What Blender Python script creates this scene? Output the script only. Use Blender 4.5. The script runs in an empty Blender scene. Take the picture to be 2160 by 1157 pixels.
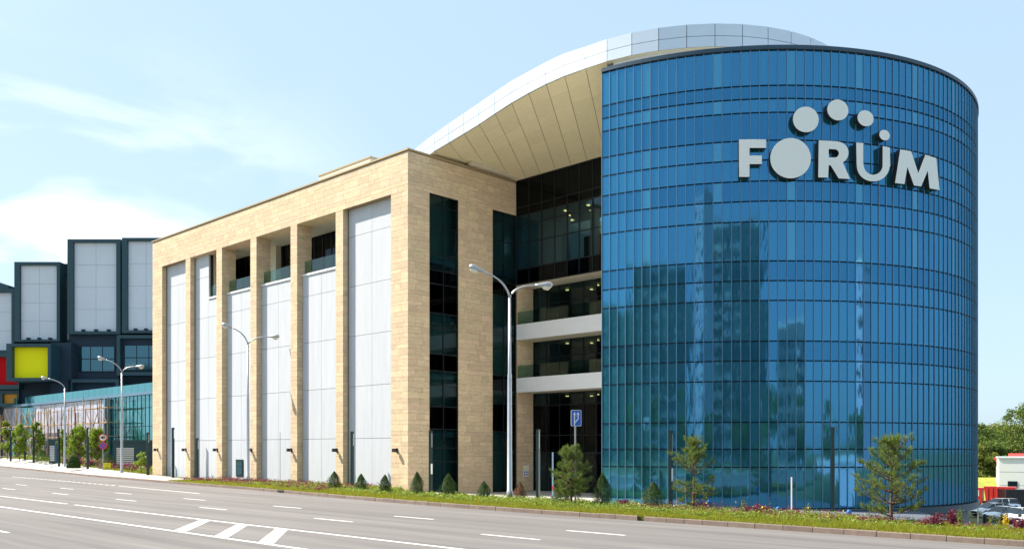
import bpy, bmesh, math, random
import numpy as np
from math import sin, cos, tan, atan2, sqrt, radians, degrees, pi
from mathutils import Vector, Matrix
random.seed(7); rng = np.random.default_rng(7)
S = bpy.context.scene
C = S.collection

# ------------------------------------------------------------------ camera, sky, sun, exposure
EYE = 2.6; FOC = 1905.0; HOR = 945.0
AZ = radians(44.24)                       # heading of the camera, measured from +X towards +Y
FW = (cos(AZ), sin(AZ)); RT = (sin(AZ), -cos(AZ))
cd = bpy.data.cameras.new('camera'); cam = bpy.data.objects.new('camera', cd); C.objects.link(cam)
cam.location = (0, 0, EYE); cam.rotation_euler = (radians(90), 0, AZ - radians(90))
cd.sensor_width = 36; cd.lens = 36 * FOC / 2160; cd.shift_y = (HOR - 578.5) / 2160
cd.clip_start = 0.3; cd.clip_end = 6000
S.camera = cam
SUN = Vector((-0.86, 1.48, 1.90)).normalized()
W = bpy.data.worlds.new('World'); S.world = W; W.use_nodes = True
wn = W.node_tree; wn.nodes.clear()
def N(t, k, **kw):
    n = t.nodes.new(k)
    for a, b in kw.items(): setattr(n, a, b)
    return n
sky = N(wn, 'ShaderNodeTexSky', sky_type='NISHITA', sun_disc=False, sun_elevation=math.asin(SUN.z),
        sun_rotation=atan2(SUN.x, SUN.y), altitude=200, air_density=1.0, dust_density=1.6, ozone_density=1.6)
tc = N(wn, 'ShaderNodeTexCoord')
mp = N(wn, 'ShaderNodeMapping'); mp.inputs['Scale'].default_value = (2.2, 2.2, 6.5)
nz = N(wn, 'ShaderNodeTexNoise'); nz.inputs['Scale'].default_value = 1.55; nz.inputs['Detail'].default_value = 9; nz.inputs['Roughness'].default_value = .52; nz.inputs['Distortion'].default_value = .35
cr = N(wn, 'ShaderNodeValToRGB'); cr.color_ramp.elements[0].position = .44; cr.color_ramp.elements[1].position = .64
cr.color_ramp.interpolation = 'EASE'
# more cloud towards the sun side (left of the picture), clearing away from it
dp = N(wn, 'ShaderNodeVectorMath', operation='DOT_PRODUCT'); dp.inputs[1].default_value = (cos(radians(83)), sin(radians(83)), 0)
mr = N(wn, 'ShaderNodeMapRange', interpolation_type='SMOOTHSTEP'); mr.inputs['From Min'].default_value = .80; mr.inputs['From Max'].default_value = 1.0
sx = N(wn, 'ShaderNodeSeparateXYZ')
mz = N(wn, 'ShaderNodeMapRange', interpolation_type='SMOOTHSTEP'); mz.inputs['From Min'].default_value = .44; mz.inputs['From Max'].default_value = .24
mu = N(wn, 'ShaderNodeMath', operation='MULTIPLY'); mu2 = N(wn, 'ShaderNodeMath', operation='MULTIPLY')
mu3 = N(wn, 'ShaderNodeMath', operation='MULTIPLY'); mu3.inputs[1].default_value = .9
mixc = N(wn, 'ShaderNodeMix', data_type='RGBA'); mixc.inputs['B'].default_value = (12.0, 12.5, 13.0, 1)
pale = N(wn, 'ShaderNodeMix', data_type='RGBA'); pale.inputs['Factor'].default_value = .5; pale.inputs['B'].default_value = (7.6, 10.2, 12.2, 1)
bg = N(wn, 'ShaderNodeBackground'); bg.inputs['Strength'].default_value = .063
wo = N(wn, 'ShaderNodeOutputWorld'); L = wn.links.new
L(tc.outputs['Generated'], mp.inputs['Vector']); L(mp.outputs[0], nz.inputs['Vector']); L(nz.outputs['Fac'], cr.inputs['Fac'])
L(tc.outputs['Generated'], dp.inputs[0]); L(dp.outputs['Value'], mr.inputs['Value'])
L(tc.outputs['Generated'], sx.inputs[0]); L(sx.outputs['Z'], mz.inputs['Value'])
L(cr.outputs['Color'], mu.inputs[0]); L(mr.outputs[0], mu.inputs[1]); L(mu.outputs[0], mu2.inputs[0]); L(mz.outputs[0], mu2.inputs[1]); L(mu2.outputs[0], mu3.inputs[0])
L(sky.outputs[0], pale.inputs['A']); L(pale.outputs['Result'], mixc.inputs['A']); L(mu3.outputs[0], mixc.inputs['Factor'])
L(mixc.outputs['Result'], bg.inputs['Color']); L(bg.outputs[0], wo.inputs['Surface'])
sl = bpy.data.lights.new('sun', 'SUN'); sl.energy = 5.0; sl.angle = radians(.55); sl.color = (1, .91, .78)
so = bpy.data.objects.new('sun', sl); C.objects.link(so); so.rotation_euler = (-SUN).to_track_quat('-Z', 'Y').to_euler()
S.view_settings.view_transform = 'Standard'; S.view_settings.look = 'None'; S.view_settings.gamma = 1
S.view_settings.use_curve_mapping = False; S.view_settings.exposure = 1.02
S.render.engine = 'CYCLES'

# ------------------------------------------------------------------ surveying helpers (photo measurements to metres on the site plan)
def ray(px): k = (px - 1080) / FOC; return (FW[0] + k * RT[0], FW[1] + k * RT[1])
def gp(px, py):
    z = EYE * FOC / (py - HOR); v = ray(px); return (v[0] * z, v[1] * z)
def depth(x, y): return x * FW[0] + y * FW[1]
def onX(px, X): v = ray(px); return v[1] * X / v[0]
def zat(py, x, y): return EYE + (HOR - py) * depth(x, y) / FOC

# ------------------------------------------------------------------ materials
MATS = {}
def mat(name, col, rough=.7, metal=0, noise=0, nscale=3, island=0, rnd=0, bump=0, bscale=40, spec=.5, coat=0, col2=None, stretch=None, ior=None):
    m = bpy.data.materials.new(name); m.use_nodes = True; t = m.node_tree; b = t.nodes['Principled BSDF']; l = t.links.new
    b.inputs['Roughness'].default_value = rough; b.inputs['Metallic'].default_value = metal
    b.inputs['Specular IOR Level'].default_value = spec; b.inputs['Coat Weight'].default_value = coat; b.inputs['Coat Roughness'].default_value = .05
    b.inputs['Base Color'].default_value = (*col, 1)
    vec = None
    if noise or bump or col2:
        g = N(t, 'ShaderNodeNewGeometry'); mpn = N(t, 'ShaderNodeMapping'); l(g.outputs['Position'], mpn.inputs['Vector'])
        if stretch: mpn.inputs['Scale'].default_value = stretch
        vec = mpn.outputs[0]
    out = None
    if noise or col2:
        n = N(t, 'ShaderNodeTexNoise'); n.inputs['Scale'].default_value = nscale; n.inputs['Detail'].default_value = 7; n.inputs['Roughness'].default_value = .62
        l(vec, n.inputs['Vector'])
        mx = N(t, 'ShaderNodeMix', data_type='RGBA')
        c2 = col2 or tuple(c * (1 - noise) for c in col); c1 = col if col2 else tuple(min(1, c * (1 + noise)) for c in col)
        mx.inputs['A'].default_value = (*c1, 1); mx.inputs['B'].default_value = (*c2, 1)
        mrr = N(t, 'ShaderNodeMapRange'); mrr.inputs['From Min'].default_value = .32; mrr.inputs['From Max'].default_value = .68
        l(n.outputs['Fac'], mrr.inputs['Value']); l(mrr.outputs[0], mx.inputs['Factor']); out = mx.outputs['Result']
    if island or rnd:
        g2 = N(t, 'ShaderNodeNewGeometry'); oi = N(t, 'ShaderNodeObjectInfo')
        ad = N(t, 'ShaderNodeMath', operation='ADD'); fr = N(t, 'ShaderNodeMath', operation='FRACT')
        l(g2.outputs['Random Per Island'], ad.inputs[0]); l(oi.outputs['Random'], ad.inputs[1]); l(ad.outputs[0], fr.inputs[0])
        hs = N(t, 'ShaderNodeHueSaturation'); v1 = N(t, 'ShaderNodeMapRange'); v1.inputs['To Min'].default_value = 1 - island - rnd; v1.inputs['To Max'].default_value = 1 + island + rnd
        l(fr.outputs[0], v1.inputs['Value']); l(v1.outputs[0], hs.inputs['Value'])
        m2 = N(t, 'ShaderNodeMath', operation='MULTIPLY'); m2.inputs[1].default_value = 7.31; f2 = N(t, 'ShaderNodeMath', operation='FRACT')
        l(fr.outputs[0], m2.inputs[0]); l(m2.outputs[0], f2.inputs[0]); h1 = N(t, 'ShaderNodeMapRange'); a = .1 * (island + rnd)
        h1.inputs['To Min'].default_value = .5 - a; h1.inputs['To Max'].default_value = .5 + a; l(f2.outputs[0], h1.inputs['Value']); l(h1.outputs[0], hs.inputs['Hue'])
        if out: l(out, hs.inputs['Color'])
        else: hs.inputs['Color'].default_value = (*col, 1)
        out = hs.outputs[0]
    if out: l(out, b.inputs['Base Color'])
    if bump:
        n = N(t, 'ShaderNodeTexNoise'); n.inputs['Scale'].default_value = bscale; n.inputs['Detail'].default_value = 4; l(vec, n.inputs['Vector'])
        bp = N(t, 'ShaderNodeBump'); bp.inputs['Strength'].default_value = bump; bp.inputs['Distance'].default_value = .02
        l(n.outputs['Fac'], bp.inputs['Height']); l(bp.outputs[0], b.inputs['Normal'])
    MATS[name] = m; return m
def leafmat(name, col, var=.35, trans=.35, rough=.55):
    m = mat(name, col, rough, island=var, spec=.3); t = m.node_tree; b = t.nodes['Principled BSDF']; o = t.nodes['Material Output']
    tr = N(t, 'ShaderNodeBsdfTranslucent'); mx = N(t, 'ShaderNodeMixShader'); mx.inputs[0].default_value = trans
    src = b.inputs['Base Color'].links[0].from_socket; t.links.new(src, tr.inputs['Color'])
    t.links.new(b.outputs[0], mx.inputs[1]); t.links.new(tr.outputs[0], mx.inputs[2]); t.links.new(mx.outputs[0], o.inputs['Surface']); return m
def glassmat(name, through, tint, refl=.12, rough=.01, wob=0.0):
    """see-through facade glass: tinted transmission plus a mirror coat"""
    m = bpy.data.materials.new(name); m.use_nodes = True; t = m.node_tree; t.nodes.clear(); l = t.links.new
    o = N(t, 'ShaderNodeOutputMaterial'); tr = N(t, 'ShaderNodeBsdfTransparent'); tr.inputs[0].default_value = (*through, 1)
    gl = N(t, 'ShaderNodeBsdfGlossy'); gl.inputs['Color'].default_value = (*tint, 1); gl.inputs['Roughness'].default_value = rough
    lf = N(t, 'ShaderNodeLayerWeight'); lf.inputs['Blend'].default_value = .5; lw = N(t, 'ShaderNodeMath', operation='POWER'); lw.inputs[1].default_value = 4.5; l(lf.outputs['Facing'], lw.inputs[0])
    ad = N(t, 'ShaderNodeMath', operation='ADD', use_clamp=True); ad.inputs[1].default_value = refl; l(lw.outputs[0], ad.inputs[0])
    mx = N(t, 'ShaderNodeMixShader'); l(ad.outputs[0], mx.inputs[0]); l(tr.outputs[0], mx.inputs[1]); l(gl.outputs[0], mx.inputs[2]); l(mx.outputs[0], o.inputs[0])
    return m
def coatedglass(name, body, tint, fac, wob=.25):
    """solar-control glass: dull body colour behind a tinted mirror coating"""
    m = bpy.data.materials.new(name); m.use_nodes = True; t = m.node_tree; t.nodes.clear(); l = t.links.new
    o = N(t, 'ShaderNodeOutputMaterial'); df = N(t, 'ShaderNodeBsdfDiffuse')
    g = N(t, 'ShaderNodeNewGeometry'); oi = N(t, 'ShaderNodeObjectInfo')
    ad = N(t, 'ShaderNodeMath', operation='ADD'); fr = N(t, 'ShaderNodeMath', operation='FRACT'); l(g.outputs['Random Per Island'], ad.inputs[0]); l(oi.outputs['Random'], ad.inputs[1]); l(ad.outputs[0], fr.inputs[0])
    mr_ = N(t, 'ShaderNodeMapRange'); mr_.inputs['To Min'].default_value = .78; mr_.inputs['To Max'].default_value = 1.15; l(fr.outputs[0], mr_.inputs[0])
    hs = N(t, 'ShaderNodeHueSaturation'); hs.inputs['Color'].default_value = (*body, 1); l(mr_.outputs[0], hs.inputs['Value']); l(hs.outputs[0], df.inputs[0])
    gl = N(t, 'ShaderNodeBsdfGlossy'); gl.inputs['Color'].default_value = (*tint, 1); gl.inputs['Roughness'].default_value = .045
    nz_ = N(t, 'ShaderNodeTexNoise'); nz_.inputs['Scale'].default_value = 1.1; nz_.inputs['Detail'].default_value = 2; mpp = N(t, 'ShaderNodeMapping'); mpp.inputs['Scale'].default_value = (2.6, 2.6, .8)
    l(g.outputs['Position'], mpp.inputs[0]); l(mpp.outputs[0], nz_.inputs['Vector'])
    bp = N(t, 'ShaderNodeBump'); bp.inputs['Strength'].default_value = wob; bp.inputs['Distance'].default_value = .012; l(nz_.outputs['Fac'], bp.inputs['Height']); l(bp.outputs[0], gl.inputs['Normal'])
    mx = N(t, 'ShaderNodeMixShader'); mx.inputs[0].default_value = fac; l(df.outputs[0], mx.inputs[1]); l(gl.outputs[0], mx.inputs[2]); l(mx.outputs[0], o.inputs[0])
    return m
def emit(name, col, st):
    m = bpy.data.materials.new(name); m.use_nodes = True; b = m.node_tree.nodes['Principled BSDF']
    b.inputs['Base Color'].default_value = (*col, 1); b.inputs['Emission Color'].default_value = (*col, 1); b.inputs['Emission Strength'].default_value = st; return m

M_stone = mat('travertine', (.62, .48, .315), .75, noise=.13, nscale=2.6, rnd=.10, bump=.25, bscale=26, stretch=(1, 1, 3.2))
M_stoneback = mat('joint_mortar', (.30, .22, .13), .9)
M_coping = mat('coping_metal', (.42, .33, .20), .5, metal=.3)
M_white = mat('white_render', (.52, .55, .60), .8, noise=.045, nscale=.9, rnd=.02, bump=.15, bscale=18, stretch=(3, 3, .35))
M_cream = mat('cream_render', (.62, .56, .44), .8, noise=.05, nscale=1.2)
M_slab = mat('white_metal_cladding', (.78, .79, .80), .55, noise=.02)
M_fascia = mat('aluminium_composite_panel', (.62, .68, .74), .36, metal=.5, noise=.03, nscale=.6, rnd=.02)
M_soffit = mat('soffit_panel', (.76, .67, .44), .6, noise=.03, rnd=.04)
M_dark = mat('dark_joint', (.02, .022, .025), .7)
M_frame = mat('dark_window_frame', (.012, .018, .022), .4, metal=.4)
M_mull = mat('blue_grey_mullion', (.13, .25, .37), .4, metal=.4)
M_ring = mat('base_ring_metal', (.045, .08, .115), .45, metal=.5)
M_trans = mat('transom_gasket', (.004, .018, .032), .75, spec=.1)
M_tower = coatedglass('tower_glass', (.032, .20, .235), (.068, .25, .49), .64, wob=.28)
M_towerS = coatedglass('tower_glass_spandrel', (.028, .165, .20), (.052, .21, .43), .64, wob=.22)
M_towerC = coatedglass('tower_glass_column', (.045, .23, .28), (.10, .32, .53), .64, wob=.22)
M_dglass = glassmat('dark_glass', (.36, .52, .56), (.62, .72, .80), .05)
M_bal = glassmat('balustrade_glass', (.62, .78, .74), (.8, .9, .9), .05)
M_black = glassmat('spandrel_glass', (.02, .025, .03), (.35, .42, .5), .05)
M_tglass = coatedglass('teal_glass', (.02, .12, .14), (.30, .62, .72), .45, wob=.8)
M_wingl = coatedglass('window_glass', (.015, .05, .065), (.12, .24, .30), .55, wob=.15)
M_navy = mat('navy_render', (.013, .031, .055), .75, noise=.08, nscale=.5)
M_teal = mat('teal_frame_cladding', (.016, .056, .075), .5, noise=.05, nscale=.4)
M_navypanel = mat('pale_panel', (.62, .65, .72), .6, noise=.03, nscale=.25)
M_yellow = mat('yellow_panel', (.86, .80, .012), .6, spec=.1)
M_red = mat('red_panel', (.50, .004, .008), .6, spec=.1)
M_orange = mat('orange_panel', (.55, .25, .01), .5)
M_letter = mat('letter_face', (.84, .86, .84), .6)
M_letside = mat('letter_side', (.03, .03, .03), .6)
M_asph = mat('asphalt', (.158, .147, .144), .9, noise=.26, nscale=.5, bump=.5, bscale=60, stretch=(2.2, .10, 1))
M_paint = mat('road_paint', (.72, .72, .70), .6, noise=.10, nscale=5)
M_kerb = mat('kerb_concrete', (.19, .145, .12), .85, noise=.15, nscale=4, rnd=.10, bump=.3)
M_pave = mat('paving', (.42, .40, .37), .85, noise=.08, nscale=2, bump=.2)
M_lot = mat('lot_asphalt', (.11, .13, .16), .9, noise=.12, nscale=.6)
M_soil = mat('verge_soil', (.10, .11, .035), .95, noise=.3, nscale=2.5, bump=.5)
M_field = mat('meadow', (.13, .14, .05), .95, noise=.3, nscale=.15, bump=.6, bscale=3)
M_grass = leafmat('grass_blades', (.30, .32, .028), .42, .45)
M_broad = leafmat('broad_leaves', (.24, .32, .05), .4, .4)
M_barb = leafmat('barberry_leaves', (.20, .035, .065), .5, .3)
M_flow = mat('petals', (.55, .09, .28), .6, island=.4)
M_flowy = mat('yellow_petals', (.8, .55, .02), .6, island=.2)
M_thuja = leafmat('thuja_leaves', (.045, .095, .016), .45, .25)
M_pine = leafmat('pine_needles', (.17, .235, .05), .4, .25)
M_leaf = leafmat('young_tree_leaves', (.25, .34, .035), .4, .45)
M_far = leafmat('far_tree_leaves', (.13, .19, .035), .5, .3)
M_far2 = leafmat('far_tree_leaves_pale', (.19, .23, .04), .45, .35)
M_brown = leafmat('dead_leaves', (.22, .11, .05), .4, .2)
M_bark = mat('bark', (.13, .085, .06), .9, noise=.3, nscale=12, bump=.6)
M_steel = mat('galvanised_steel', (.42, .43, .45), .38, metal=.75, noise=.08, nscale=3)
M_lampglass = mat('lamp_bowl', (.72, .68, .55), .15, spec=.8, coat=.5)
M_post = mat('dark_green_post', (.012, .035, .038), .45, metal=.3)
M_slot = mat('opal_diffuser', (.62, .66, .66), .3)
M_sblue = mat('sign_blue', (.02, .11, .52), .35)
M_swhite = mat('sign_white', (.8, .8, .8), .4)
M_sred = mat('sign_red', (.65, .02, .03), .4)
M_sblack = mat('sign_black', (.01, .01, .01), .5)
M_syel = mat('notice_yellow', (.80, .78, .03), .5)
M_bluep = mat('blue_enamel', (.01, .12, .42), .35)
M_rust = mat('scaffold_tube', (.27, .15, .06), .7, rnd=.25)
M_plank = mat('scaffold_plank', (.42, .31, .18), .85, rnd=.15)
M_sheet = mat('pale_sheeting', (.42, .44, .55), .3, noise=.45, nscale=.5, bump=.5, bscale=1.2)
M_brick = mat('dull_ground_wall', (.12, .12, .17), .8, noise=.35, nscale=.7)
M_louv = mat('louvre_white', (.55, .58, .6), .5)
M_car = mat('silver_paint', (.78, .84, .90), .28, metal=.1, coat=.8)
M_carw = mat('white_paint', (.90, .92, .95), .3, coat=.8)
M_card = mat('dark_paint', (.010, .012, .016), .3, metal=.3, coat=.8)
M_carg = mat('car_glass', (.01, .016, .022), .08, spec=.6)
M_tyre = mat('tyre_rubber', (.012, .012, .013), .8)
M_rim = mat('alloy_rim', (.35, .36, .38), .35, metal=.8)
M_light = mat('headlamp', (.7, .72, .75), .1, spec=.9)
M_truck = mat('red_truck_paint', (.50, .025, .02), .45, coat=.3, noise=.12)
M_roofgrey = mat('roof_membrane', (.30, .33, .37), .9)
M_roofred = mat('red_roof', (.62, .05, .04), .6, noise=.1)
M_warm = emit('warm_lamp', (1, .55, .2), 2.5)
M_apt = mat('apartment_wall', (.20, .22, .25), .8, noise=.1, nscale=.2)
M_apt2 = mat('apartment_wall_pale', (.72, .66, .78), .8, noise=.06, nscale=.2)
M_curtain = mat('inner_plaster', (.36, .42, .42), .8)

# ------------------------------------------------------------------ object helpers
def link(o, parent=None):
    C.objects.link(o)
    if parent is not None: o.parent = parent
    return o
def tag(o, label=None, cat=None, group=None, kind=None):
    if label: o['label'] = label
    if cat: o['category'] = cat
    if group: o['group'] = group
    if kind: o['kind'] = kind
    return o
def thing(name, label, cat, loc=(0, 0, 0), rz=0, group=None):
    o = bpy.data.objects.new(name, None); o.empty_display_size = .3; link(o); o.location = loc; o.rotation_euler = (0, 0, rz)
    return tag(o, label, cat, group)
class MB:
    def __init__(s): s.v = []; s.f = []; s.m = []
    def add(s, vs, fs, mi=0):
        b = len(s.v); s.v += [tuple(p) for p in vs]; s.f += [tuple(b + i for i in f) for f in fs]; s.m += [mi] * len(fs); return s
    def box(s, x0, x1, y0, y1, z0, z1, mi=0):
        x0, x1 = min(x0, x1), max(x0, x1); y0, y1 = min(y0, y1), max(y0, y1); z0, z1 = min(z0, z1), max(z0, z1)
        vs = [(x, y, z) for z in (z0, z1) for y in (y0, y1) for x in (x0, x1)]
        return s.add(vs, [(0, 2, 3, 1), (4, 5, 7, 6), (0, 1, 5, 4), (2, 6, 7, 3), (0, 4, 6, 2), (1, 3, 7, 5)], mi)
    def obox(s, c, ux, uy, uz, hx, hy, hz, mi=0):
        c = Vector(c); ux, uy, uz = Vector(ux) * hx, Vector(uy) * hy, Vector(uz) * hz
        vs = [c + a * ux + b * uy + d * uz for d in (-1, 1) for b in (-1, 1) for a in (-1, 1)]
        return s.add(vs, [(0, 2, 3, 1), (4, 5, 7, 6), (0, 1, 5, 4), (2, 6, 7, 3), (0, 4, 6, 2), (1, 3, 7, 5)], mi)
    def quad(s, a, b, c, d, mi=0): return s.add([a, b, c, d], [(0, 1, 2, 3)], mi)
    def tube(s, pts, rad, n=8, mi=0, cap=True):
        pts = [Vector(p) for p in pts]; R = rad if hasattr(rad, '__len__') else [rad] * len(pts); rings = []
        for i, p in enumerate(pts):
            d = (pts[min(i + 1, len(pts) - 1)] - pts[max(i - 1, 0)]).normalized()
            a = d.cross(Vector((0, 0, 1)) if abs(d.z) < .9 else Vector((1, 0, 0))).normalized(); b = d.cross(a)
            rings.append([p + (a * cos(2 * pi * k / n) + b * sin(2 * pi * k / n)) * R[i] for k in range(n)])
        vs = [q for r in rings for q in r]; fs = []
        for i in range(len(pts) - 1):
            for k in range(n): fs.append((i * n + k, i * n + (k + 1) % n, (i + 1) * n + (k + 1) % n, (i + 1) * n + k))
        if cap: fs.append(tuple(range(n - 1, -1, -1))); fs.append(tuple((len(pts) - 1) * n + k for k in range(n)))
        return s.add(vs, fs, mi)
    def mesh(s, name, mats, smooth=False):
        me = bpy.data.meshes.new(name); me.from_pydata(s.v, [], s.f)
        for m in (mats if isinstance(mats, (list, tuple)) else [mats]): me.materials.append(m)
        if len(set(s.m)) > 1: me.polygons.foreach_set('material_index', s.m)
        if smooth: me.polygons.foreach_set('use_smooth', [True] * len(s.f))
        me.update(); return me
    def obj(s, name, mats, parent=None, smooth=False, loc=None, **kw):
        o = link(bpy.data.objects.new(name, s.mesh(name, mats, smooth)), parent)
        if loc: o.location = loc
        return tag(o, **kw)
def inst(name, me, parent, loc=(0, 0, 0), rz=0, scale=None, rot=None):
    o = link(bpy.data.objects.new(name, me), parent); o.location = loc; o.rotation_euler = rot or (0, 0, rz)
    if scale: o.scale = scale
    return o
def struct(name, mb, m, parent=None, smooth=False):
    return mb.obj(name, m, parent, smooth, kind='structure' if parent is None else None)
def npmesh(name, verts, faces, m, smooth=False):
    """verts (n,3), faces (k,3|4) numpy"""
    me = bpy.data.meshes.new(name); n = faces.shape[1]
    me.vertices.add(len(verts)); me.vertices.foreach_set('co', verts.astype(np.float32).ravel())
    me.loops.add(faces.size); me.loops.foreach_set('vertex_index', faces.astype(np.int32).ravel())
    me.polygons.add(len(faces)); me.polygons.foreach_set('loop_start', np.arange(0, faces.size, n, dtype=np.int32)); me.polygons.foreach_set('loop_total', np.full(len(faces), n, np.int32))
    me.materials.append(m); me.update(calc_edges=True); me.validate(); return me
def leaves(cent, size, nrm=None, aspect=.55):
    """rhombic leaves at the given centres"""
    n = len(cent); d = rng.normal(size=(n, 3)); 
    if nrm is not None: d = d * .6 + nrm
    d /= np.linalg.norm(d, axis=1)[:, None]; a = np.cross(d, rng.normal(size=(n, 3))); a /= np.linalg.norm(a, axis=1)[:, None]; b = np.cross(d, a)
    s = (size * rng.uniform(.6, 1.3, n))[:, None] if np.isscalar(size) else (size * rng.uniform(.6, 1.3, n))[:, None]
    v = np.stack([cent - a * s, cent - b * s * aspect, cent + a * s, cent + b * s * aspect], 1).reshape(-1, 3)
    return v, np.arange(4 * n).reshape(-1, 4)
def merge(ps):
    vs, fs, o = [], [], 0
    for v, f in ps: vs.append(v); fs.append(f + o); o += len(v)
    return np.concatenate(vs), np.concatenate(fs)
def sstep(a): a = min(1, max(0, a)); return a * a * (3 - 2 * a)

# ------------------------------------------------------------------ ground
def H(x, y):
    low = sstep((10 + .55 * (x - 33) - y) / 2.2) * sstep((x - 30.6) / 5)
    return -.36 * sstep((x - 32) / 12) * sstep((46 - y) / 3) * (1 - low) - 4.5 * low
KP = [(2160, 1153), (1850, 1131), (1600, 1114), (1350, 1097.5), (1080, 1079), (860, 1062), (690, 1047.5), (539, 1033), (430, 1024.5), (328, 1016), (240, 1008.5), (179, 1003), (100, 994.3), (0, 984)]
KQ = [gp(*p) for p in KP]
KY = [-60, 0] + [q[1] for q in KQ] + [220]; KX = [26.6, 26.6] + [q[0] for q in KQ] + [KQ[-1][0] + (220 - KQ[-1][1]) * .07]
_k = np.interp(np.arange(-60, 221, 1.0), KY, KX); _k2 = np.convolve(np.pad(_k, 6, 'edge'), np.ones(13) / 13, 'valid')
def kx(y): return float(np.interp(y, np.arange(-60, 221, 1.0), _k2))
def ground_sheet():
    xs = np.concatenate([[-3000, -800, -200, -60, -20, 5, 20], np.arange(26, 60, 1.0), np.arange(60, 130, 5.0), [150, 200, 300, 500, 1000, 3000]])
    ys = np.concatenate([[-3000, -800, -200, -60, -30], np.arange(-20, 50, 1.0), np.arange(50, 130, 8.0), [150, 200, 300, 500, 1000, 3000]])
    vs = [(x, y, H(x, y) - .05) for y in ys for x in xs]; n = len(xs)
    fs = [(j * n + i, j * n + i + 1, (j + 1) * n + i + 1, (j + 1) * n + i) for j in range(len(ys) - 1) for i in range(n - 1)]
    return MB().add(vs, fs)
struct('ground', ground_sheet(), M_field, smooth=True)
def strip(name, fa, fb, ys, dz, m, nseg=8, **kw):
    """sheet between two plan curves x=fa(y) and x=fb(y)"""
    vs = []; 
    for y in ys:
        a, b = fa(y), fb(y)
        for k in range(nseg + 1): x = a + (b - a) * k / nseg; vs.append((x, y, H(x, y) + dz))
    n = nseg + 1
    fs = [(j * n + i, j * n + i + 1, (j + 1) * n + i + 1, (j + 1) * n + i) for j in range(len(ys) - 1) for i in range(nseg)]
    return struct(name, MB().add(vs, fs), m)
R_ = lambda a, b, s=1.0: list(np.arange(a, b + 1e-6, s))
road = strip('road', lambda y: 2.0, lambda y: kx(y) + .02, R_(-60, 220, 4), .0, M_asph, 3)
strip('near_pavement', lambda y: -3.0, lambda y: 2.0, [-60, 220], .12, M_pave, 2)
def pline(name, pts, w, z=.005):
    m = MB()
    for (a, b) in zip(pts[:-1], pts[1:]):
        d = Vector((b[0] - a[0], b[1] - a[1], 0)).normalized(); n = Vector((-d.y, d.x, 0)) * w / 2
        m.quad((a[0] - n.x, a[1] - n.y, z), (b[0] - n.x, b[1] - n.y, z), (b[0] + n.x, b[1] + n.y, z), (a[0] + n.x, a[1] + n.y, z))
    return struct(name, m, M_paint)
pline('solid_lane_line', [(12.97, 3), (12.97, 130)], .17)
pline('solid_lane_line', [(15.8, 3), (15.8, 43.6)], .16); pline('solid_lane_line', [(15.83, 44.6), (15.95, 130)], .16)
m = MB()
for y0 in (27.35, 24.7, 22.2):
    m.quad((13.06, y0 - .42, .005), (15.73, y0 + 3.15, .005), (15.73, y0 + 3.85, .005), (13.06, y0 + .36, .005))
struct('hatch_marking', m, M_paint)
m = MB()
def dash(x, a, b, w=.13): m.box(x - w / 2, x + w / 2, a, b, .003, .006)
for k in range(-2, 9): dash(19.0, 26.4 + 9.0 * k, 28.8 + 9.0 * k)
for k in range(-2, 9): dash(21.75, 25.2 + 8.75 * k, 27.5 + 8.75 * k)
for k in range(-1, 9): dash(9.13, 30.6 + 9 * k, 33.0 + 9 * k)
struct('dashed_lane_line', m, M_paint)
pline('edge_line', [(24.77, 49.3), (25.86, 63.3)], .15)
m = MB()
for k in range(22):
    t = k * 1.25; a = (25.95 + .068 * t * .9, 64.2 + t); m.quad((a[0] - .12, a[1], .005), (a[0] + .12, a[1], .005), (a[0] + .17, a[1] + .75, .005), (a[0] - .07, a[1] + .75, .005))
struct('dashed_edge_line', m, M_paint)
# kerb: one stone after the other
kerb = tag(link(bpy.data.objects.new('kerb', None)), kind='structure')
y = 3.0; gap = False
while y < 150:
    if y > 19.2 and not gap: y += .28; gap = True
    ln = (1.0 if y < 60 else 1.5) * random.choice([.98, .98, 1.0, .72]); y1 = y + ln - .018
    a = Vector((kx(y), y, 0)); b = Vector((kx(y1), y1, 0)); d = (b - a).normalized(); n = Vector((d.y, -d.x, 0)); j = random.uniform(-.008, .008)
    mm = MB(); hz = .17 + random.uniform(-.008, .008)
    p = [a + n * j, b + n * j, b + n * (.15 + j), a + n * (.15 + j)]; q = [a + n * (.02 + j), b + n * (.02 + j), b + n * (.15 + j), a + n * (.15 + j)]
    mm.add([(*v[:2], -.03) for v in p] + [(*v[:2], hz - .02) for v in p] + [(*v[:2], hz) for v in q], [(0, 1, 5, 4), (4, 5, 9, 8), (8, 9, 10, 11), (1, 2, 6, 5), (2, 3, 7, 6), (3, 0, 4, 7), (5, 6, 10, 9), (7, 4, 8, 11)])
    mm.obj('kerb_stone', M_kerb, kerb)
    y += ln
sk = MB()
for y in R_(-20, 148, 4): sk.quad((kx(y) + .145, y, -.05), (kx(y + 4) + .145, y + 4, -.05), (kx(y + 4) + .145, y + 4, .14), (kx(y) + .145, y, .14))
struct('verge_edge', sk, M_soil)
a = (kx(46.8), 46.8); tag(MB().box(a[0] - .06, a[0] + .02, 46.4, 47.1, .02, .16).obj('kerb_drain', M_sblack if 0 else M_dark), 'small black drain mouth in the kerb before the white bays', 'drain')
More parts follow.
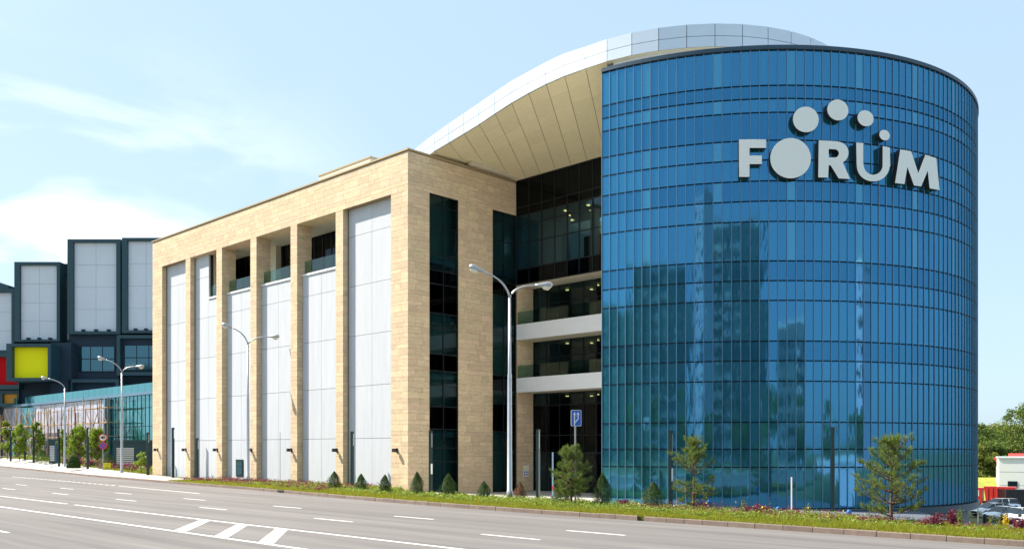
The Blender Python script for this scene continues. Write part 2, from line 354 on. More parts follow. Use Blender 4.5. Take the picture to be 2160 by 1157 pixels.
# verge, pavement, plaza
vin = lambda y: 31.0 + .9 * sstep((y - 8) / 10) if y < 43 else 35.3
def vback(y):
    if y < 24: return 29.7 + 1.5 * sstep((y - 8) / 9)
    if y < 43: return 31.2 + .2 * sstep((y - 24) / 6)
    return 31.4 + 3.9 * sstep((y - 42.2) / 1.2)
strip('verge', lambda y: kx(y) + .14, vback, R_(-20, 66, .8), .12, M_soil, 8)
strip('plaza', lambda y: vback(y), lambda y: 47.0, R_(23.2, 43.4, .7), .03, M_pave, 12)
strip('service_path', lambda y: vback(y), lambda y: 47.0, R_(12.0, 23.2, .7), .02, M_lot, 12)
def gz(y): return float(np.interp(y, [66, 70, 88, 105, 125, 150, 200], [.12, .2, .45, .65, .95, 1.1, 1.2]))
def gpg(px, py):
    g = .1
    for _ in range(40):
        z = (EYE - g) * FOC / (py - HOR); v = ray(px); g = .5 * g + .5 * gz(v[1] * z)
    return v[0] * z, v[1] * z, g
pvb = lambda y: kx(y) + 2.6 + .01 * (y - 66)
def gstrip(name, fa, fb, ys, za, zb_, m, n=4):
    vs = [(fa(y) + (fb(y) - fa(y)) * k / n, y, za(y) + (zb_(y) - za(y)) * k / n) for y in ys for k in range(n + 1)]; w = n + 1
    return struct(name, MB().add(vs, [(j * w + i, j * w + i + 1, (j + 1) * w + i + 1, (j + 1) * w + i) for j in range(len(ys) - 1) for i in range(n)]), m)
gstrip('pavement', lambda y: kx(y) + .14, pvb, R_(66, 200, 2), lambda y: .14, gz, M_pave)
gstrip('garden', pvb, lambda y: 49.2 if y > 78.3 else 35.0, R_(66, 200, 1.2), lambda y: gz(y) - .03, lambda y: gz(y) - .03, M_soil)
lot = MB()
struct('parking_lot', MB().add([(x, y, -4.46) for (x, y) in [(42, -160), (175, -160), (175, 35), (60, 25), (50, 12.5)]], [(0, 1, 2, 3, 4)]), M_lot)

# ------------------------------------------------------------------ stone clad building
FZ = 20.82; FX = 35.0; SY = 42.93; LY = 78.4
sb = thing('stone_clad_building', 'beige stone clad block with six tall white panel bays and open loggias', 'building', (0, 0, 0))
bays = [(44.6, 49.68), (50.53, 55.2), (56.05, 60.72), (61.6, 65.95), (66.85, 71.27), (72.11, 76.5)]
OPT = 18.38; REC = 35.45; SILL = 14.87
pil = [(SY, 44.6), (49.68, 50.53), (55.2, 56.05), (60.72, 61.6), (65.95, 66.85), (71.27, 72.11), (76.5, LY)]
wall = MB()
wall.box(FX + .03, 36.2, SY + .03, LY, OPT, FZ)                         # top band
for i, (a, b) in enumerate(pil):
    dpt = 36.19 if 0 < i < 5 else 35.9
    wall.box(FX + .03, dpt, a + .03, b, -.3, OPT)
wall.box(36.2, 36.70, SY + .03, 43.3, -.3, FZ); wall.box(39.17, 42.22, SY + .03, 43.3, -.5, FZ)
wall.box(44.55, 46.3, SY + .03, 43.3, -.6, 13.72)
wall.box(36.7, 39.17, SY + .03, 43.3, 18.52, FZ); wall.box(42.22, 44.6, SY + .03, 43.3, 18.52, FZ)
wall.obj('masonry_wall', M_stoneback, sb)
core = MB(); core.box(40.3, 60, 44.0, LY - .2, -.2, 20.2); core.box(36.3, 40.3, 44.0, LY - .2, 18.9, 20.2); core.box(36.3, 40.3, 69.2, LY - .2, -.2, 14.6); core.box(38.4, 40.3, 69.2, LY - .2, 14.6, 18.9); core.box(36.3, 38.4, 76, LY - .2, 14.6, 18.9); core.box(36.3, 40.3, 44.0, LY - .2, -.2, 14.6); core.box(36.3, 40.3, 44.0, 49.9, 14.6, 18.9)
core.obj('building_core', M_cream, sb)
# tiles -------------------------------------------------------------
tiles = []    # (corner, u, n, w, h)
def tile_face(o, u, n, wid, z0, z1, lens=(.62, .9, 1.2), seed=0, cut=()):
    r = random.Random(seed); z = -.32; k = 0
    while z < z1 - .02:
        h = (.415, .25)[k % 2]; k += 1; a, b = max(z, z0), min(z + h, z1); z += h
        if b - a < .06: continue
        s = 0.0; first = True
        while s < wid - .02:
            w = r.choice(lens) * (r.uniform(.5, 1) if first else 1); first = False
            e = min(s + w, wid)
            if wid - e < .28: e = wid
            tiles.append((Vector((o[0] + u[0] * s, o[1] + u[1] * s, a)), Vector((u[0], u[1], 0)), Vector((n[0], n[1], 0)), e - s, b - a)); s = e
fu, fn = (0, 1), (-1, 0); su, sn = (1, 0), (0, -1)
for i, (a, b) in enumerate(pil):
    tile_face((FX + .03, a), fu, fn, b - a, -.2, OPT, seed=i + 1)
    if i > 0: tile_face((FX + .03, a + .03), su, sn, 1.16 if 1 < i < 5 or i == 4 else .33, -.2, OPT, lens=(1.2,) if not (1 <= i <= 4) else (.7, .5, .9), seed=50 + i)
tile_face((FX + .03, SY), fu, fn, LY - SY, OPT, FZ - .06, seed=20)
for (a, b, z0, z1, sd) in [(FX, 36.72, -.3, 18.52, 30), (39.15, 42.24, -.5, 18.52, 31), (44.62, 46.3, -.6, 13.72, 33)]: tile_face((a, SY + .03), su, sn, b - a, z0, z1, seed=sd)
tile_face((FX, SY + .03), su, sn, 44.6 - FX, 18.52, FZ - .06, seed=32)
G = .011
def tile_size(t):
    c = t[0] + t[1] * t[3] / 2; d = depth(c.x, c.y); v = Vector((c.x, c.y, 0)).normalized()
    return t[3] * t[4] * abs(v.dot(t[2])) / d ** 2
tiles.sort(key=tile_size, reverse=True)
unit = MB(); unit.add([(0, 0, 0), (1, 0, 0), (1, 0, 1), (0, 0, 1), (0, -1, 0), (1, -1, 0), (1, -1, 1), (0, -1, 1)], [(4, 5, 6, 7), (0, 4, 7, 3), (5, 1, 2, 6), (7, 6, 2, 3), (4, 0, 1, 5)])
tile_me = unit.mesh('stone_tile', M_stone); rest = MB()
for k, (c, u, n, w, h) in enumerate(tiles):
    th = .03 + random.uniform(-.003, .003); c = c + u * G / 2 + Vector((0, 0, G / 2)); w -= G; h -= G
    if n.x < -.5: # front faces run along +Y: mirror so the outward side is right
        if k < 300: inst('stone_tile', tile_me, sb, c + u * w, -pi / 2, (w, th, h)); continue
    else:
        if k < 300: inst('stone_tile', tile_me, sb, c, 0, (w, th, h)); continue
    vs = [c + u * (w * a) + n * (th * b) + Vector((0, 0, h * d)) for (a, b, d) in [(0, 0, 0), (1, 0, 0), (1, 0, 1), (0, 0, 1), (0, 1, 0), (1, 1, 0), (1, 1, 1), (0, 1, 1)]]
    rest.add(vs, [(4, 5, 6, 7), (0, 4, 7, 3), (5, 1, 2, 6), (7, 6, 2, 3), (4, 0, 1, 5)])
rest.obj('stone_tile', M_stone, sb, kind='stuff')
cop = MB(); cop.box(FX - .07, 36.2, SY - .07, LY + .05, FZ - .05, FZ + .05); cop.box(36.2, 44.6, SY - .07, 43.3, FZ - .05, FZ + .05); cop.obj('coping', M_coping, sb)
# white panels in the bays
ZJ = [-.2, 3.26, 6.68, 10.0, 13.28, 16.58, OPT]
for i, (a, b) in enumerate(bays):
    mid = (a + b) / 2
    for (p, q) in ((a, mid), (mid, b)):
        top = OPT
        if i in (1, 2, 3): top = SILL - .14
        if i == 4 and q < b + .01 and p < mid - .01: top = SILL - .14
        if i == 4:
            if p < mid - .01: q = 68.96
            else: p = 68.96
        for z0, z1 in zip(ZJ[:-1], ZJ[1:]):
            z1 = min(z1, top)
            if z1 - z0 < .1: continue
            MB().box(REC, REC + .12, p + .012, q - .012, z0 + .012, z1 - .012).obj('wall_panel', M_white, sb)
    MB().box(REC + .14, REC + .4, a, b, -.2, OPT if i in (0, 5) else SILL - .16).obj('panel_backing', M_dark, sb)
    if i == 4: MB().box(REC + .14, REC + .4, 68.96, b, SILL - .16, OPT).obj('panel_backing', M_dark, sb); MB().box(REC + .13, 36.3, 68.97, 69.12, SILL, OPT).obj('loggia_wall', M_cream, sb)
    if 1 <= i <= 4:
        hi = b if i < 4 else 69.0
        MB().box(REC - .07, REC + 1.2, a + .02, hi - .02, SILL - .14, SILL).obj('loggia_sill', M_slab, sb)
        n = max(2, int((hi - a) / .95)); 
        for k in range(n):
            w = (hi - a) / n; MB().box(35.62, 35.64, a + k * w + .01, a + (k + 1) * w - .01, SILL, SILL + .95).obj('balustrade_pane', M_bal, sb)
cei = MB(); cei.box(36.2, 40.3, 50.0, 76.0, OPT + .02, 18.9); cei.obj('loggia_ceiling', M_cream, sb)
for (a, b) in bays[1:5]: MB().box(FX + .02, 36.2, a, b, OPT - .02, OPT - .001).obj('opening_soffit', M_stone, sb)
# loggia glazing
for (a, b) in ((49.9, 62.3), (64.3, 75.9)):
    lg = MB().box(38.05, 38.1, a, b, SILL, OPT).obj('loggia_glazing', M_black, sb)
    for k in range(int((b - a) / 1.1) + 1): MB().box(38.0, 38.06, a + k * 1.1, a + .06 + k * 1.1, SILL, OPT).obj('mullion', M_frame, lg)
MB().box(37.6, 38.2, 62.3, 64.3, SILL, OPT).obj('loggia_wall', M_cream, sb)
MB().box(38.22, 38.3, 50, 76, SILL, OPT).obj('loggia_back_wall', M_dark, sb)
MB().box(40, 40.9, 53.4, 60.0, 20.2, 23.8).obj('roof_upstand', M_cream, sb); MB().box(39.95, 40.95, 53.35, 60.05, 23.8, 23.9).obj('roof_upstand_coping', M_coping, sb)
MB().box(FX - .01 + .02, FX + .36, 62.9, 63.9, 0, 1.0)
hx = onX(506, REC)
fr = MB().box(REC - .05, REC, hx - .55, hx + .55, .45, 1.75).obj('hatch_window', M_frame, sb); MB().box(REC - .07, REC - .052, hx - .42, hx + .42, .58, 1.62).obj('pane', M_wingl, fr)
# ---- generic glazing
def glazing(parent, name, o, u, n, us, zs, glass, mw=.055, tw=.06, back=True, spandrel=(), depth_=.06):
    """curtain wall: us/zs are break positions; every pane a part of the glazing"""
    o = Vector((o[0], o[1], 0)); u = Vector((u[0], u[1], 0)); n = Vector((n[0], n[1], 0)); up = Vector((0, 0, 1))
    g = link(bpy.data.objects.new(name, None), parent)
    for i in range(len(us) - 1):
        for j in range(len(zs) - 1):
            a, b, z0, z1 = us[i] + mw / 2, us[i + 1] - mw / 2, zs[j] + tw / 2, zs[j + 1] - tw / 2
            p = [o + u * a + up * z0, o + u * b + up * z0, o + u * b + up * z1, o + u * a + up * z1]
            t = n * random.uniform(-.004, .004)
            mm = MB(); mm.add([p[0], p[1], p[2] + t, p[3] + t] + [q - n * .02 for q in p], [(0, 1, 2, 3), (7, 6, 5, 4)])
            mm.obj('pane', M_black if j in spandrel else glass, g)
    for a in us: MB().obox(o + u * a + up * (zs[0] + zs[-1]) / 2 + n * .01, u, n, up, mw / 2, depth_ / 2 + .01, (zs[-1] - zs[0]) / 2).obj('mullion', M_frame, g)
    for z in zs: MB().obox(o + u * (us[0] + us[-1]) / 2 + up * z + n * .004, u, n, up, (us[-1] - us[0]) / 2, depth_ / 2, tw / 2).obj('transom', M_frame, g)
    return g
zs1 = [-.1, 1.76, 2.6, 3.82, 5.23, 6.54, 7.48, 8.53, 10.18, 11.1, 12.92, 13.78, 14.75, 16.52, 17.83, 18.5]
g1 = glazing(sb, 'window_strip', (0, SY + .1), (1, 0), (0, -1), [36.74, 37.93, 39.13], zs1, M_dglass, spandrel=(3, 6, 9, 10))
zs2 = [-.4, 2.5, 3.74, 5.6, 6.48, 7.5, 9.23, 10.18, 12.9, 13.77, 14.8, 16.52, 17.8, 18.5]
g2 = glazing(sb, 'window_strip', (0, SY + .1), (1, 0), (0, -1), [42.26, 43.35, 44.5], zs2, M_dglass, spandrel=(2, 4, 8))
rm = MB()
for z in (3.3, 7.0, 10.7, 14.3): rm.box(36.7, 39.2, 43.4, 43.9, z, z + .4); rm.box(42.2, 46, 43.4, 43.9, z, z + .4)
rm.obj('stair_landing', M_curtain, sb)
for k in range(7):
    z = 3.9 + k * .62; MB().tube([(38.0, 43.5, z), (39.05, 43.6, z + (.5 if k % 2 else -.5))], .035, 6).obj('roof_truss_bar', M_steel, sb)
# floodlights on the pilasters
wl_px = [333, 392.5, 458.5, 530.5, 615, 711, 838]
wlb = MB(); wlb.box(-.06, 0, -.06, .06, -.16, .12); wlb.box(-.34, -.06, -.04, .04, .02, .08); wlb.box(-.36, -.16, -.09, .09, -.12, .1)
wlm = wlb.mesh('wall_lamp', M_sblack)
nm = ['the far left end', 'the second pier', 'the third pier', 'the fourth pier', 'the fifth pier', 'the sixth pier', 'the corner pier']
for k, px in enumerate(wl_px):
    tag(inst('wall_lamp', wlm, None, (FX - .001, onX(px, FX), 2.5)), 'small black uplight bracketed on %s of the stone front' % nm[k], 'wall lamp', 'uplights on the stone piers')

# ------------------------------------------------------------------ link building with balconies and wave roof
LX = 44.5; lk = thing('glazed_link_building', 'recessed dark glass front with white balconies under a white wave roof', 'building')
usY = [42.86, 41.7, 40.55, 39.4, 38.32, 37.3, 36.2, 35.05, 33.9, 32.75]
uu = [42.93 - v for v in usY]
gl1 = glazing(lk, 'upper_glazing', (LX, 42.93), (0, -1), (-1, 0), uu, [13.76, 14.78, 16.5, 17.75, 18.43, 19.0, 20.85], M_dglass, spandrel=(0, 4, 5))
# rooms behind
MB().box(44.7, 54, 32, 42.85, 13.8, 14.5).obj('floor_slab', M_cream, lk); MB().box(44.75, 49.5, 32, 42.85, 18.7, 19.0).obj('ceiling', M_curtain, lk)
MB().box(53.9, 54.1, 32, 42.85, 14.5, 20.5).obj('inner_wall', M_curtain, lk); MB().box(44.6, 54, 42.5, 42.85, 14.5, 18.7).obj('inner_wall', M_curtain, lk)
for (x, yy) in ((47.0, 40.6), (47.2, 38.2), (47.4, 36.4)): MB().box(x, x + .5, yy, yy + .4, 14.5, 18.7).obj('daylight_slit_column', M_slab, lk)  # pale columns, standing in for bright daylight slits at the back
M_darkzone = mat('dark_zone_brown', (.10, .06, .035), .6)
MB().box(48.2, 48.6, 37.0, 40.0, 14.5, 17.2).obj('dark_zone_block', M_darkzone, lk); MB().box(47.6, 48.2, 34.2, 35.8, 14.5, 16.9).obj('dark_zone_block', M_darkzone, lk)  # dark blocks added to give the dark zones inside the rooms
for z in (.0, 7.45, 11.1): MB().box(48.5, 49.2, 36.5, 39.8, z - .4, z + 2.2).obj('dark_zone_block', M_darkzone, lk)
for k in range(12): MB().box(46.2 + k % 3 * 1.1, 46.4 + k % 3 * 1.1, 34 + k * .66, 34.16 + k * .66, 18.62, 18.69).obj('ceiling_lamp', M_warm, lk)
MB().box(44.75, 49.5, 32, 42.85, 19.0, 20.7).obj('roof_void', M_dark, lk)
BX = 46.25
for (z0, z1) in ((10.0, 11.05), (6.42, 7.4)):
    MB().box(LX, 54, 27.5, 42.9, z0, z1).obj('balcony_slab', M_slab, lk); MB().box(LX + .2, 54, 27.6, 42.9, z0 - .012, z0 - .002).obj('balcony_soffit', M_cream, lk)
    for k in range(9): 
        a = 42.85 - k * 1.5; MB().box(LX + .05, LX + .07, a - 1.48, a, z1, z1 + .85).obj('balustrade_pane', M_bal, lk)
MB().box(LX + .05, 54, 27.5, 42.9, 13.7, 13.75).obj('balcony_soffit', M_cream, lk)
bu = [42.93 - v for v in (42.9, 41.7, 40.5, 39.5, 38.4, 37.3, 36.2, 35.1, 34.0)]
for (z0, zm, z1) in ((11.06, 12.55, 13.7), (7.41, 8.85, 9.98)): glazing(lk, 'balcony_glazing', (BX, 42.93), (0, -1), (-1, 0), bu, [z0, zm, z1], M_dglass)
glazing(lk, 'entrance_glazing', (BX, 42.93), (0, -1), (-1, 0), bu, [-.45, 2.35, 3.5, 5.55, 6.4], M_dglass, spandrel=(1, 2))
bw = MB()
for z in (-.5, 7.42, 11.08): bw.box(51.5, 51.8, 27.5, 42.9, z, z + (6.9 if z < 0 else 2.5))
bw.obj('inner_wall', M_curtain, lk)
MB().box(46.6, 53, 42.6, 42.9, -.5, 13.6).obj('inner_wall', M_curtain, lk)
for z in (9.85, 13.55, 6.2):
    for k in range(5): MB().box(47.5 + k % 2, 47.66 + k % 2, 35.5 + k * 1.35, 35.66 + k * 1.35, z, z + .06).obj('ceiling_lamp', M_warm, lk)
# stone front stands 1.7 m further in below: side pier belongs to stone building. Light kerb wall along its top
MB().box(39.9, 44.4, 42.5, 42.8, 20.9, 21.5).obj('roof_kerb_wall', M_cream, lk)
# wave roof
def zb(y): return float(np.interp(y, [29.0, 29.4, 31.0, 33.8, 36.3, 38.75, 41, 43, 44.5, 47], [22.62, 22.64, 22.68, 22.56, 22.2, 21.67, 21.3, 20.98, 20.55, 19.6]))
def zt(y): return float(np.interp(y, [29.0, 29.4, 31.0, 32.9, 36, 38.75, 41, 43, 44.5, 47], [23.78, 23.8, 23.9, 23.84, 23.52, 22.95, 22.5, 22.05, 21.65, 20.8]))
RCX, RCY, RR = 46.12, 30.5, 9.24
path = []; y = 46.6
while y > 31.2: path.append((36.88, y, zb(y), zt(y))); y -= 1.33
a = 180.0
while a < 345: path.append((RCX + RR * cos(radians(a)), RCY + RR * sin(radians(a)), 22.62, 23.78)); a += 8.6
roof = link(bpy.data.objects.new('wave_roof', None), lk)
def sub(p, q, n=4): return [tuple(p[k] + (q[k] - p[k]) * i / n for k in range(4)) for i in range(n + 1)]
for (p, q) in zip(path[:-1], path[1:]):
    d = Vector((q[0] - p[0], q[1] - p[1], 0)); L_ = d.length; d /= L_; nn = Vector((d.y, -d.x, 0)) * -1
    if nn.x * (p[0] - 46.5) + nn.y * (p[1] - 30.5) < 0 and p[0] > 36.9: nn = -nn
    if p[0] <= 36.9: nn = Vector((-1, 0, 0))
    g = .012 / L_
    for (f0, f1) in ((0, .47), (.47, 1)):
        mm = MB(); P = tuple(p[k] + (q[k] - p[k]) * g for k in range(4)); Q = tuple(q[k] + (p[k] - q[k]) * g for k in range(4))
        e = .01
        def pt(T, f, o): return (T[0] + nn.x * o, T[1] + nn.y * o, T[2] + (T[3] - T[2]) * f)
        mm.add([pt(P, f0 + e, .04), pt(Q, f0 + e, .04), pt(Q, f1 - e, .04), pt(P, f1 - e, .04), pt(P, f0 + e, 0), pt(Q, f0 + e, 0), pt(Q, f1 - e, 0), pt(P, f1 - e, 0)], [(0, 1, 2, 3), (0, 3, 7, 4), (1, 5, 6, 2), (3, 2, 6, 7), (0, 4, 5, 1)])
        mm.obj('fascia_panel', M_fascia, roof)
bk = MB(); tp = MB()
for (p, q) in zip(path[:-1], path[1:]):
    bk.quad((p[0], p[1], p[2] + .005), (q[0], q[1], q[2] + .005), (q[0], q[1], q[3]), (p[0], p[1], p[3]))
    def back(P): return (LX + 6, min(P[1] + 6, 50), P[3] + .05) if P[0] <= 36.9 else (46.5, 33.0, 24.2)
    tp.quad((p[0], p[1], p[3]), (q[0], q[1], q[3]), back(q), back(p))
bk.obj('fascia_backing', M_dark, roof); tp.obj('roof_deck', M_fascia, roof)
# soffit: panels on skew joints between curved front edge and level back edge
fr_pts = [p for p in path if p[0] <= 36.9 and p[1] > 30.4]
ext = fr_pts + [(37.05, 29.2, 22.63, 0)]
NV = 7
sbk = MB()
for (p, q) in zip(ext[:-1], ext[1:]):
    def sp(P, t): return Vector((P[0] + .03 + (LX - .05 - P[0]) * t, P[1] + 4.7 * t, P[2] + (20.88 - P[2]) * t))
    for k in range(NV):
        t0, t1 = k / NV, (k + 1) / NV; c = [sp(p, t0), sp(p, t1), sp(q, t1), sp(q, t0)]; ce = sum(c, Vector()) / 4
        if ce.y > 49: continue
        gv = (c[3] - c[0]).normalized() * .016; gw = (c[1] - c[0]).normalized() * .005; ins = [c[0] + gv + gw, c[1] + gv - gw, c[2] - gv - gw, c[3] - gv + gw]; up = Vector((0, 0, .03))
        mm = MB(); mm.add(ins + [v + up for v in ins], [(0, 1, 2, 3), (0, 4, 5, 1), (1, 5, 6, 2), (2, 6, 7, 3), (3, 7, 4, 0)]); mm.obj('soffit_panel', M_soffit, roof)
        sbk.quad(*[v + Vector((0, 0, .035)) for v in c])
sbk.obj('soffit_backing', M_dark, roof)
rs = MB(); dw = MB(); a = 178.0
while a < 345:
    for (r0, r1, z) in ((RR, RR - .3, 22.63),):
        A0, A1 = radians(a), radians(a + 4); rs.quad((RCX + r0 * cos(A0), RCY + r0 * sin(A0), z), (RCX + r1 * cos(A0), RCY + r1 * sin(A0), z), (RCX + r1 * cos(A1), RCY + r1 * sin(A1), z), (RCX + r0 * cos(A1), RCY + r0 * sin(A1), z))
    r1 = RR - .25
    if a >= 188: dw.quad((RCX + r1 * cos(A0), RCY + r1 * sin(A0), 20.2), (RCX + r1 * cos(A1), RCY + r1 * sin(A1), 20.2), (RCX + r1 * cos(A1), RCY + r1 * sin(A1), 22.8), (RCX + r1 * cos(A0), RCY + r1 * sin(A0), 22.8))
    a += 4
rs.obj('ring_soffit', M_soffit, roof); dw.obj('drum_wall', M_slab, roof)
MB().box(37.6, 44.4, 29.1, 29.3, 20.5, 22.55).obj('drum_return_wall', M_slab, roof)

# rear wing of the mall, hidden behind but it shades the lot
rb = thing('rear_wing', 'plain pale rear wing of the mall behind the round tower', 'building')
MB().box(60.2, 104, 37, 76, -4.5, 10.5).obj('wall', M_cream, rb); MB().box(54.2, 60, 33, 43.2, -4.5, 20).obj('connecting_wall', M_cream, rb)

# ------------------------------------------------------------------ round glass tower
TX, TY, TR = 48.5, 29.75, 14.3
tw = thing('round_glass_tower', 'big drum shaped tower clad in narrow blue glass strips', 'building', (TX, TY, 0))
A0, ST, NC = 189.45, 1.66, 86
rows = [-.15, 1.74, 2.57, 3.8, 5.67, 6.6, 7.5, 9.35, 10.25, 11.15, 12.95, 13.88, 14.8, 15.75, 16.65, 17.92, 18.55, 19.15, 20.75]
def tp_(a, r, z): return (r * cos(radians(a)), r * sin(radians(a)), z)
drum = MB()
for i in range(NC):
    a, b = A0 + i * ST, A0 + (i + 1) * ST; drum.quad(tp_(a, TR - .1, -.15), tp_(b, TR - .1, -.15), tp_(b, TR - .1, 20.7), tp_(a, TR - .1, 20.7))
drum.obj('drum_backing', M_dark, tw)
chord = 2 * TR * sin(radians(ST / 2)); cand = []
for i in range(NC):
    am = A0 + (i + .5) * ST
    for j in range(len(rows) - 1):
        p = tp_(am, TR, 0); wx, wy = TX + p[0], TY + p[1]; v = Vector((wx, wy)).normalized(); f = -(v.x * cos(radians(am)) + v.y * sin(radians(am)))
        cand.append((max(f, 0) * (rows[j + 1] - rows[j]) / depth(wx, wy) ** 2, i, j, am))
cand.sort(reverse=True)
rowme = {}; restp = {}
def pkind(i, j):
    if i % 8 == 5 and j in (9, 11, 13, 15, 17): return 2
    return 1 if j in (5, 8, 11, 14, 16) else 0
TM = [M_tower, M_towerS, M_towerC]
for j in range(len(rows) - 1):
    h = rows[j + 1] - rows[j] - .05; w = (chord - .04) / 2
    mm = MB(); mm.add([(0, -w, 0), (0, w, 0), (0, w, h), (0, -w, h), (-.03, -w, 0), (-.03, w, 0), (-.03, w, h), (-.03, -w, h)], [(0, 1, 2, 3), (4, 7, 6, 5), (0, 4, 5, 1), (3, 2, 6, 7)])
    for q in range(3): rowme[j, q] = mm.mesh('glass_pane', TM[q])
rr = random.Random(3)
for k, (_, i, j, am) in enumerate(cand):
    loc = Vector(tp_(am, TR * cos(radians(ST / 2)) - .01, rows[j] + .025)); rot = (0, rr.gauss(0, .0018), radians(am) + rr.gauss(0, .0026)); q = pkind(i, j)
    if k < 300: inst('glass_pane', rowme[j, q], tw, loc, rot=rot)
    else:
        M4 = Matrix.Translation(loc) @ (Matrix.Rotation(rot[2], 4, 'Z') @ Matrix.Rotation(rot[1], 4, 'Y'))
        me = rowme[j, 0]; restp.setdefault(0, MB()).add([M4 @ v.co for v in me.vertices], [tuple(p.vertices) for p in me.polygons], q)
restp[0].obj('glass_pane', TM, tw, kind='stuff')
mm = MB(); mm.box(-.02, .026, -.016, .016, -.15, 20.75); mme = mm.mesh('mullion', M_mull)
for i in range(NC + 1): a = A0 + i * ST; inst('mullion', mme, tw, tp_(a, TR, 0), radians(a))
for z in rows:
    mm = MB()
    for i in range(NC):
        a, b = A0 + i * ST, A0 + (i + 1) * ST; w = .028; r0, r1 = TR - .04, TR + .008
        mm.add([tp_(a, r0, z - w), tp_(b, r0, z - w), tp_(b, r1, z - w), tp_(a, r1, z - w), tp_(a, r0, z + w), tp_(b, r0, z + w), tp_(b, r1, z + w), tp_(a, r1, z + w)], [(3, 2, 1, 0), (4, 5, 6, 7), (3, 7, 6, 2)][:] if 0 else [(0, 1, 2, 3), (7, 6, 5, 4), (3, 2, 6, 7)])
    mm.obj('transom', M_trans, tw)
def arcwall(r0, r1, z0, z1, n0=0, n1=NC):
    mm = MB()
    for i in range(n0, n1):
        a, b = A0 + i * ST, A0 + (i + 1) * ST
        mm.add([tp_(a, r0, z0), tp_(b, r0, z0), tp_(b, r1, z0), tp_(a, r1, z0), tp_(a, r0, z1), tp_(b, r0, z1), tp_(b, r1, z1), tp_(a, r1, z1)], [(0, 1, 2, 3), (7, 6, 5, 4), (3, 2, 6, 7), (1, 0, 4, 5)])
    return mm
for i in range(0, NC, 2): arcwall(TR - .5, TR + .06, 20.79, 20.97, i, i + 2).obj('coping_panel', M_ring, tw)
arcwall(TR - .6, TR + .10, -.55, -.2).obj('base_ring', M_ring, tw)
bs = MB(); n = 60
for i in range(n):
    a, b = 170 + i * 3, 173 + i * 3; bs.quad(tp_(a, TR - .45, -4.6), tp_(b, TR - .45, -4.6), tp_(b, TR - .45, -.5), tp_(a, TR - .45, -.5)); bs.quad(tp_(a, TR - .45, -.5), tp_(b, TR - .45, -.5), tp_(b, TR, -.5), tp_(a, TR, -.5))
bs.obj('plinth_wall', M_apt, tw)
rf = MB(); rim = [tp_(A0 + i * ST, TR - .5, 20.4) for i in range(NC + 1)]; rf.add([(0, 0, 20.4)] + rim, [(0, i + 1, i + 2) for i in range(NC)]); rf.obj('flat_roof', M_roofgrey, tw)
e0 = Vector(tp_(A0, TR, 0)); e1 = Vector((44.5 - TX, 33.4 - TY, 0))
rw = MB(); rw.quad((e0.x + .02, e0.y + .05, -.5), (e1.x, e1.y, -.5), (e1.x, e1.y, 20.95), (e0.x + .02, e0.y + .05, 20.95)); rw.obj('return_wall', M_slab, tw)
MB().add([(0, 0, -4.5), (5.5, 3.3, -4.5), (11.5, 5, -4.5), (11.5, 5, 20.9), (5.5, 3.3, 20.9), (0, 0, 20.9)], [(0, 1, 4, 5), (1, 2, 3, 4)]).obj('rear_wall', M_slab, tw)

# lettering --------------------------------------------------------
def cyl_hit(px, r):
    v = Vector(ray(px)); vn = v.normalized(); q = Vector((TX, TY)); tca = q.dot(vn); dd = q.dot(q) - tca * tca
    t = tca - sqrt(max(0, r * r - dd)); p = vn * t; return degrees(atan2(p.y - TY, p.x - TX)) % 360, p.x, p.y
LR0, LR1 = TR + .06, TR + .31
def sz(px, py):
    a, x, y = cyl_hit(px, LR1); return a * pi / 180 * LR1, zat(py, x, y)
sign = thing('wall_lettering', 'pale grey raised FORUM lettering with four discs curving round the blue glass tower', 'sign', (TX, TY, 0))
def letter(name, loops):
    cu = bpy.data.curves.new('tmp', 'CURVE'); cu.dimensions = '2D'; cu.fill_mode = 'BOTH'; cu.extrude = .5
    for lp in loops:
        s = cu.splines.new('POLY'); s.points.add(len(lp) - 1)
        for k, (a, b) in enumerate(lp): s.points[k].co = (a, b, 0, 1)
        s.use_cyclic_u = True
    ob = bpy.data.objects.new('tmp', cu); C.objects.link(ob); dg = bpy.context.evaluated_depsgraph_get(); me = bpy.data.meshes.new_from_object(ob.evaluated_get(dg))
    bpy.data.objects.remove(ob); bm = bmesh.new(); bm.from_mesh(me); xs = [v.co.x for v in bm.verts]; x = min(xs) + .2
    while x < max(xs): bmesh.ops.bisect_plane(bm, geom=bm.verts[:] + bm.edges[:] + bm.faces[:], plane_co=(x, 0, 0), plane_no=(1, 0, 0)); x += .2
    bm.normal_update()
    for f in bm.faces: f.material_index = 0 if abs(f.normal.z) > .7 else 1
    for v in bm.verts:
        r = LR1 if v.co.z > 0 else LR0; th = v.co.x / LR1; v.co = Vector((r * cos(th), r * sin(th), v.co.y))
    me2 = bpy.data.meshes.new(name); bm.to_mesh(me2); bm.free(); me2.materials.append(M_letter); me2.materials.append(M_letside)
    link(bpy.data.objects.new(name, me2), sign)
def pxloop(pts): return [sz(*p) for p in pts]
def disc(px, py, r, n=40):
    c = sz(px, py); e = sz(px + r, py); f = sz(px, py - r); rx = e[0] - c[0]; rz = f[1] - c[1]; return [(c[0] + rx * cos(2 * pi * k / n), c[1] + rz * sin(2 * pi * k / n)) for k in range(n)]
letter('letter', [pxloop([(1559, 294), (1616, 294), (1616, 312), (1581, 312), (1581, 328), (1607, 328), (1607, 346), (1581, 346), (1581, 373), (1559, 373)])])
letter('letter', [disc(1668, 333.5, 42.5)])
def arc(cx, cy, rx, ry, a0, a1, n=12): return [(cx + rx * cos(radians(a0 + (a1 - a0) * k / n)), cy + ry * sin(radians(a0 + (a1 - a0) * k / n))) for k in range(n + 1)]
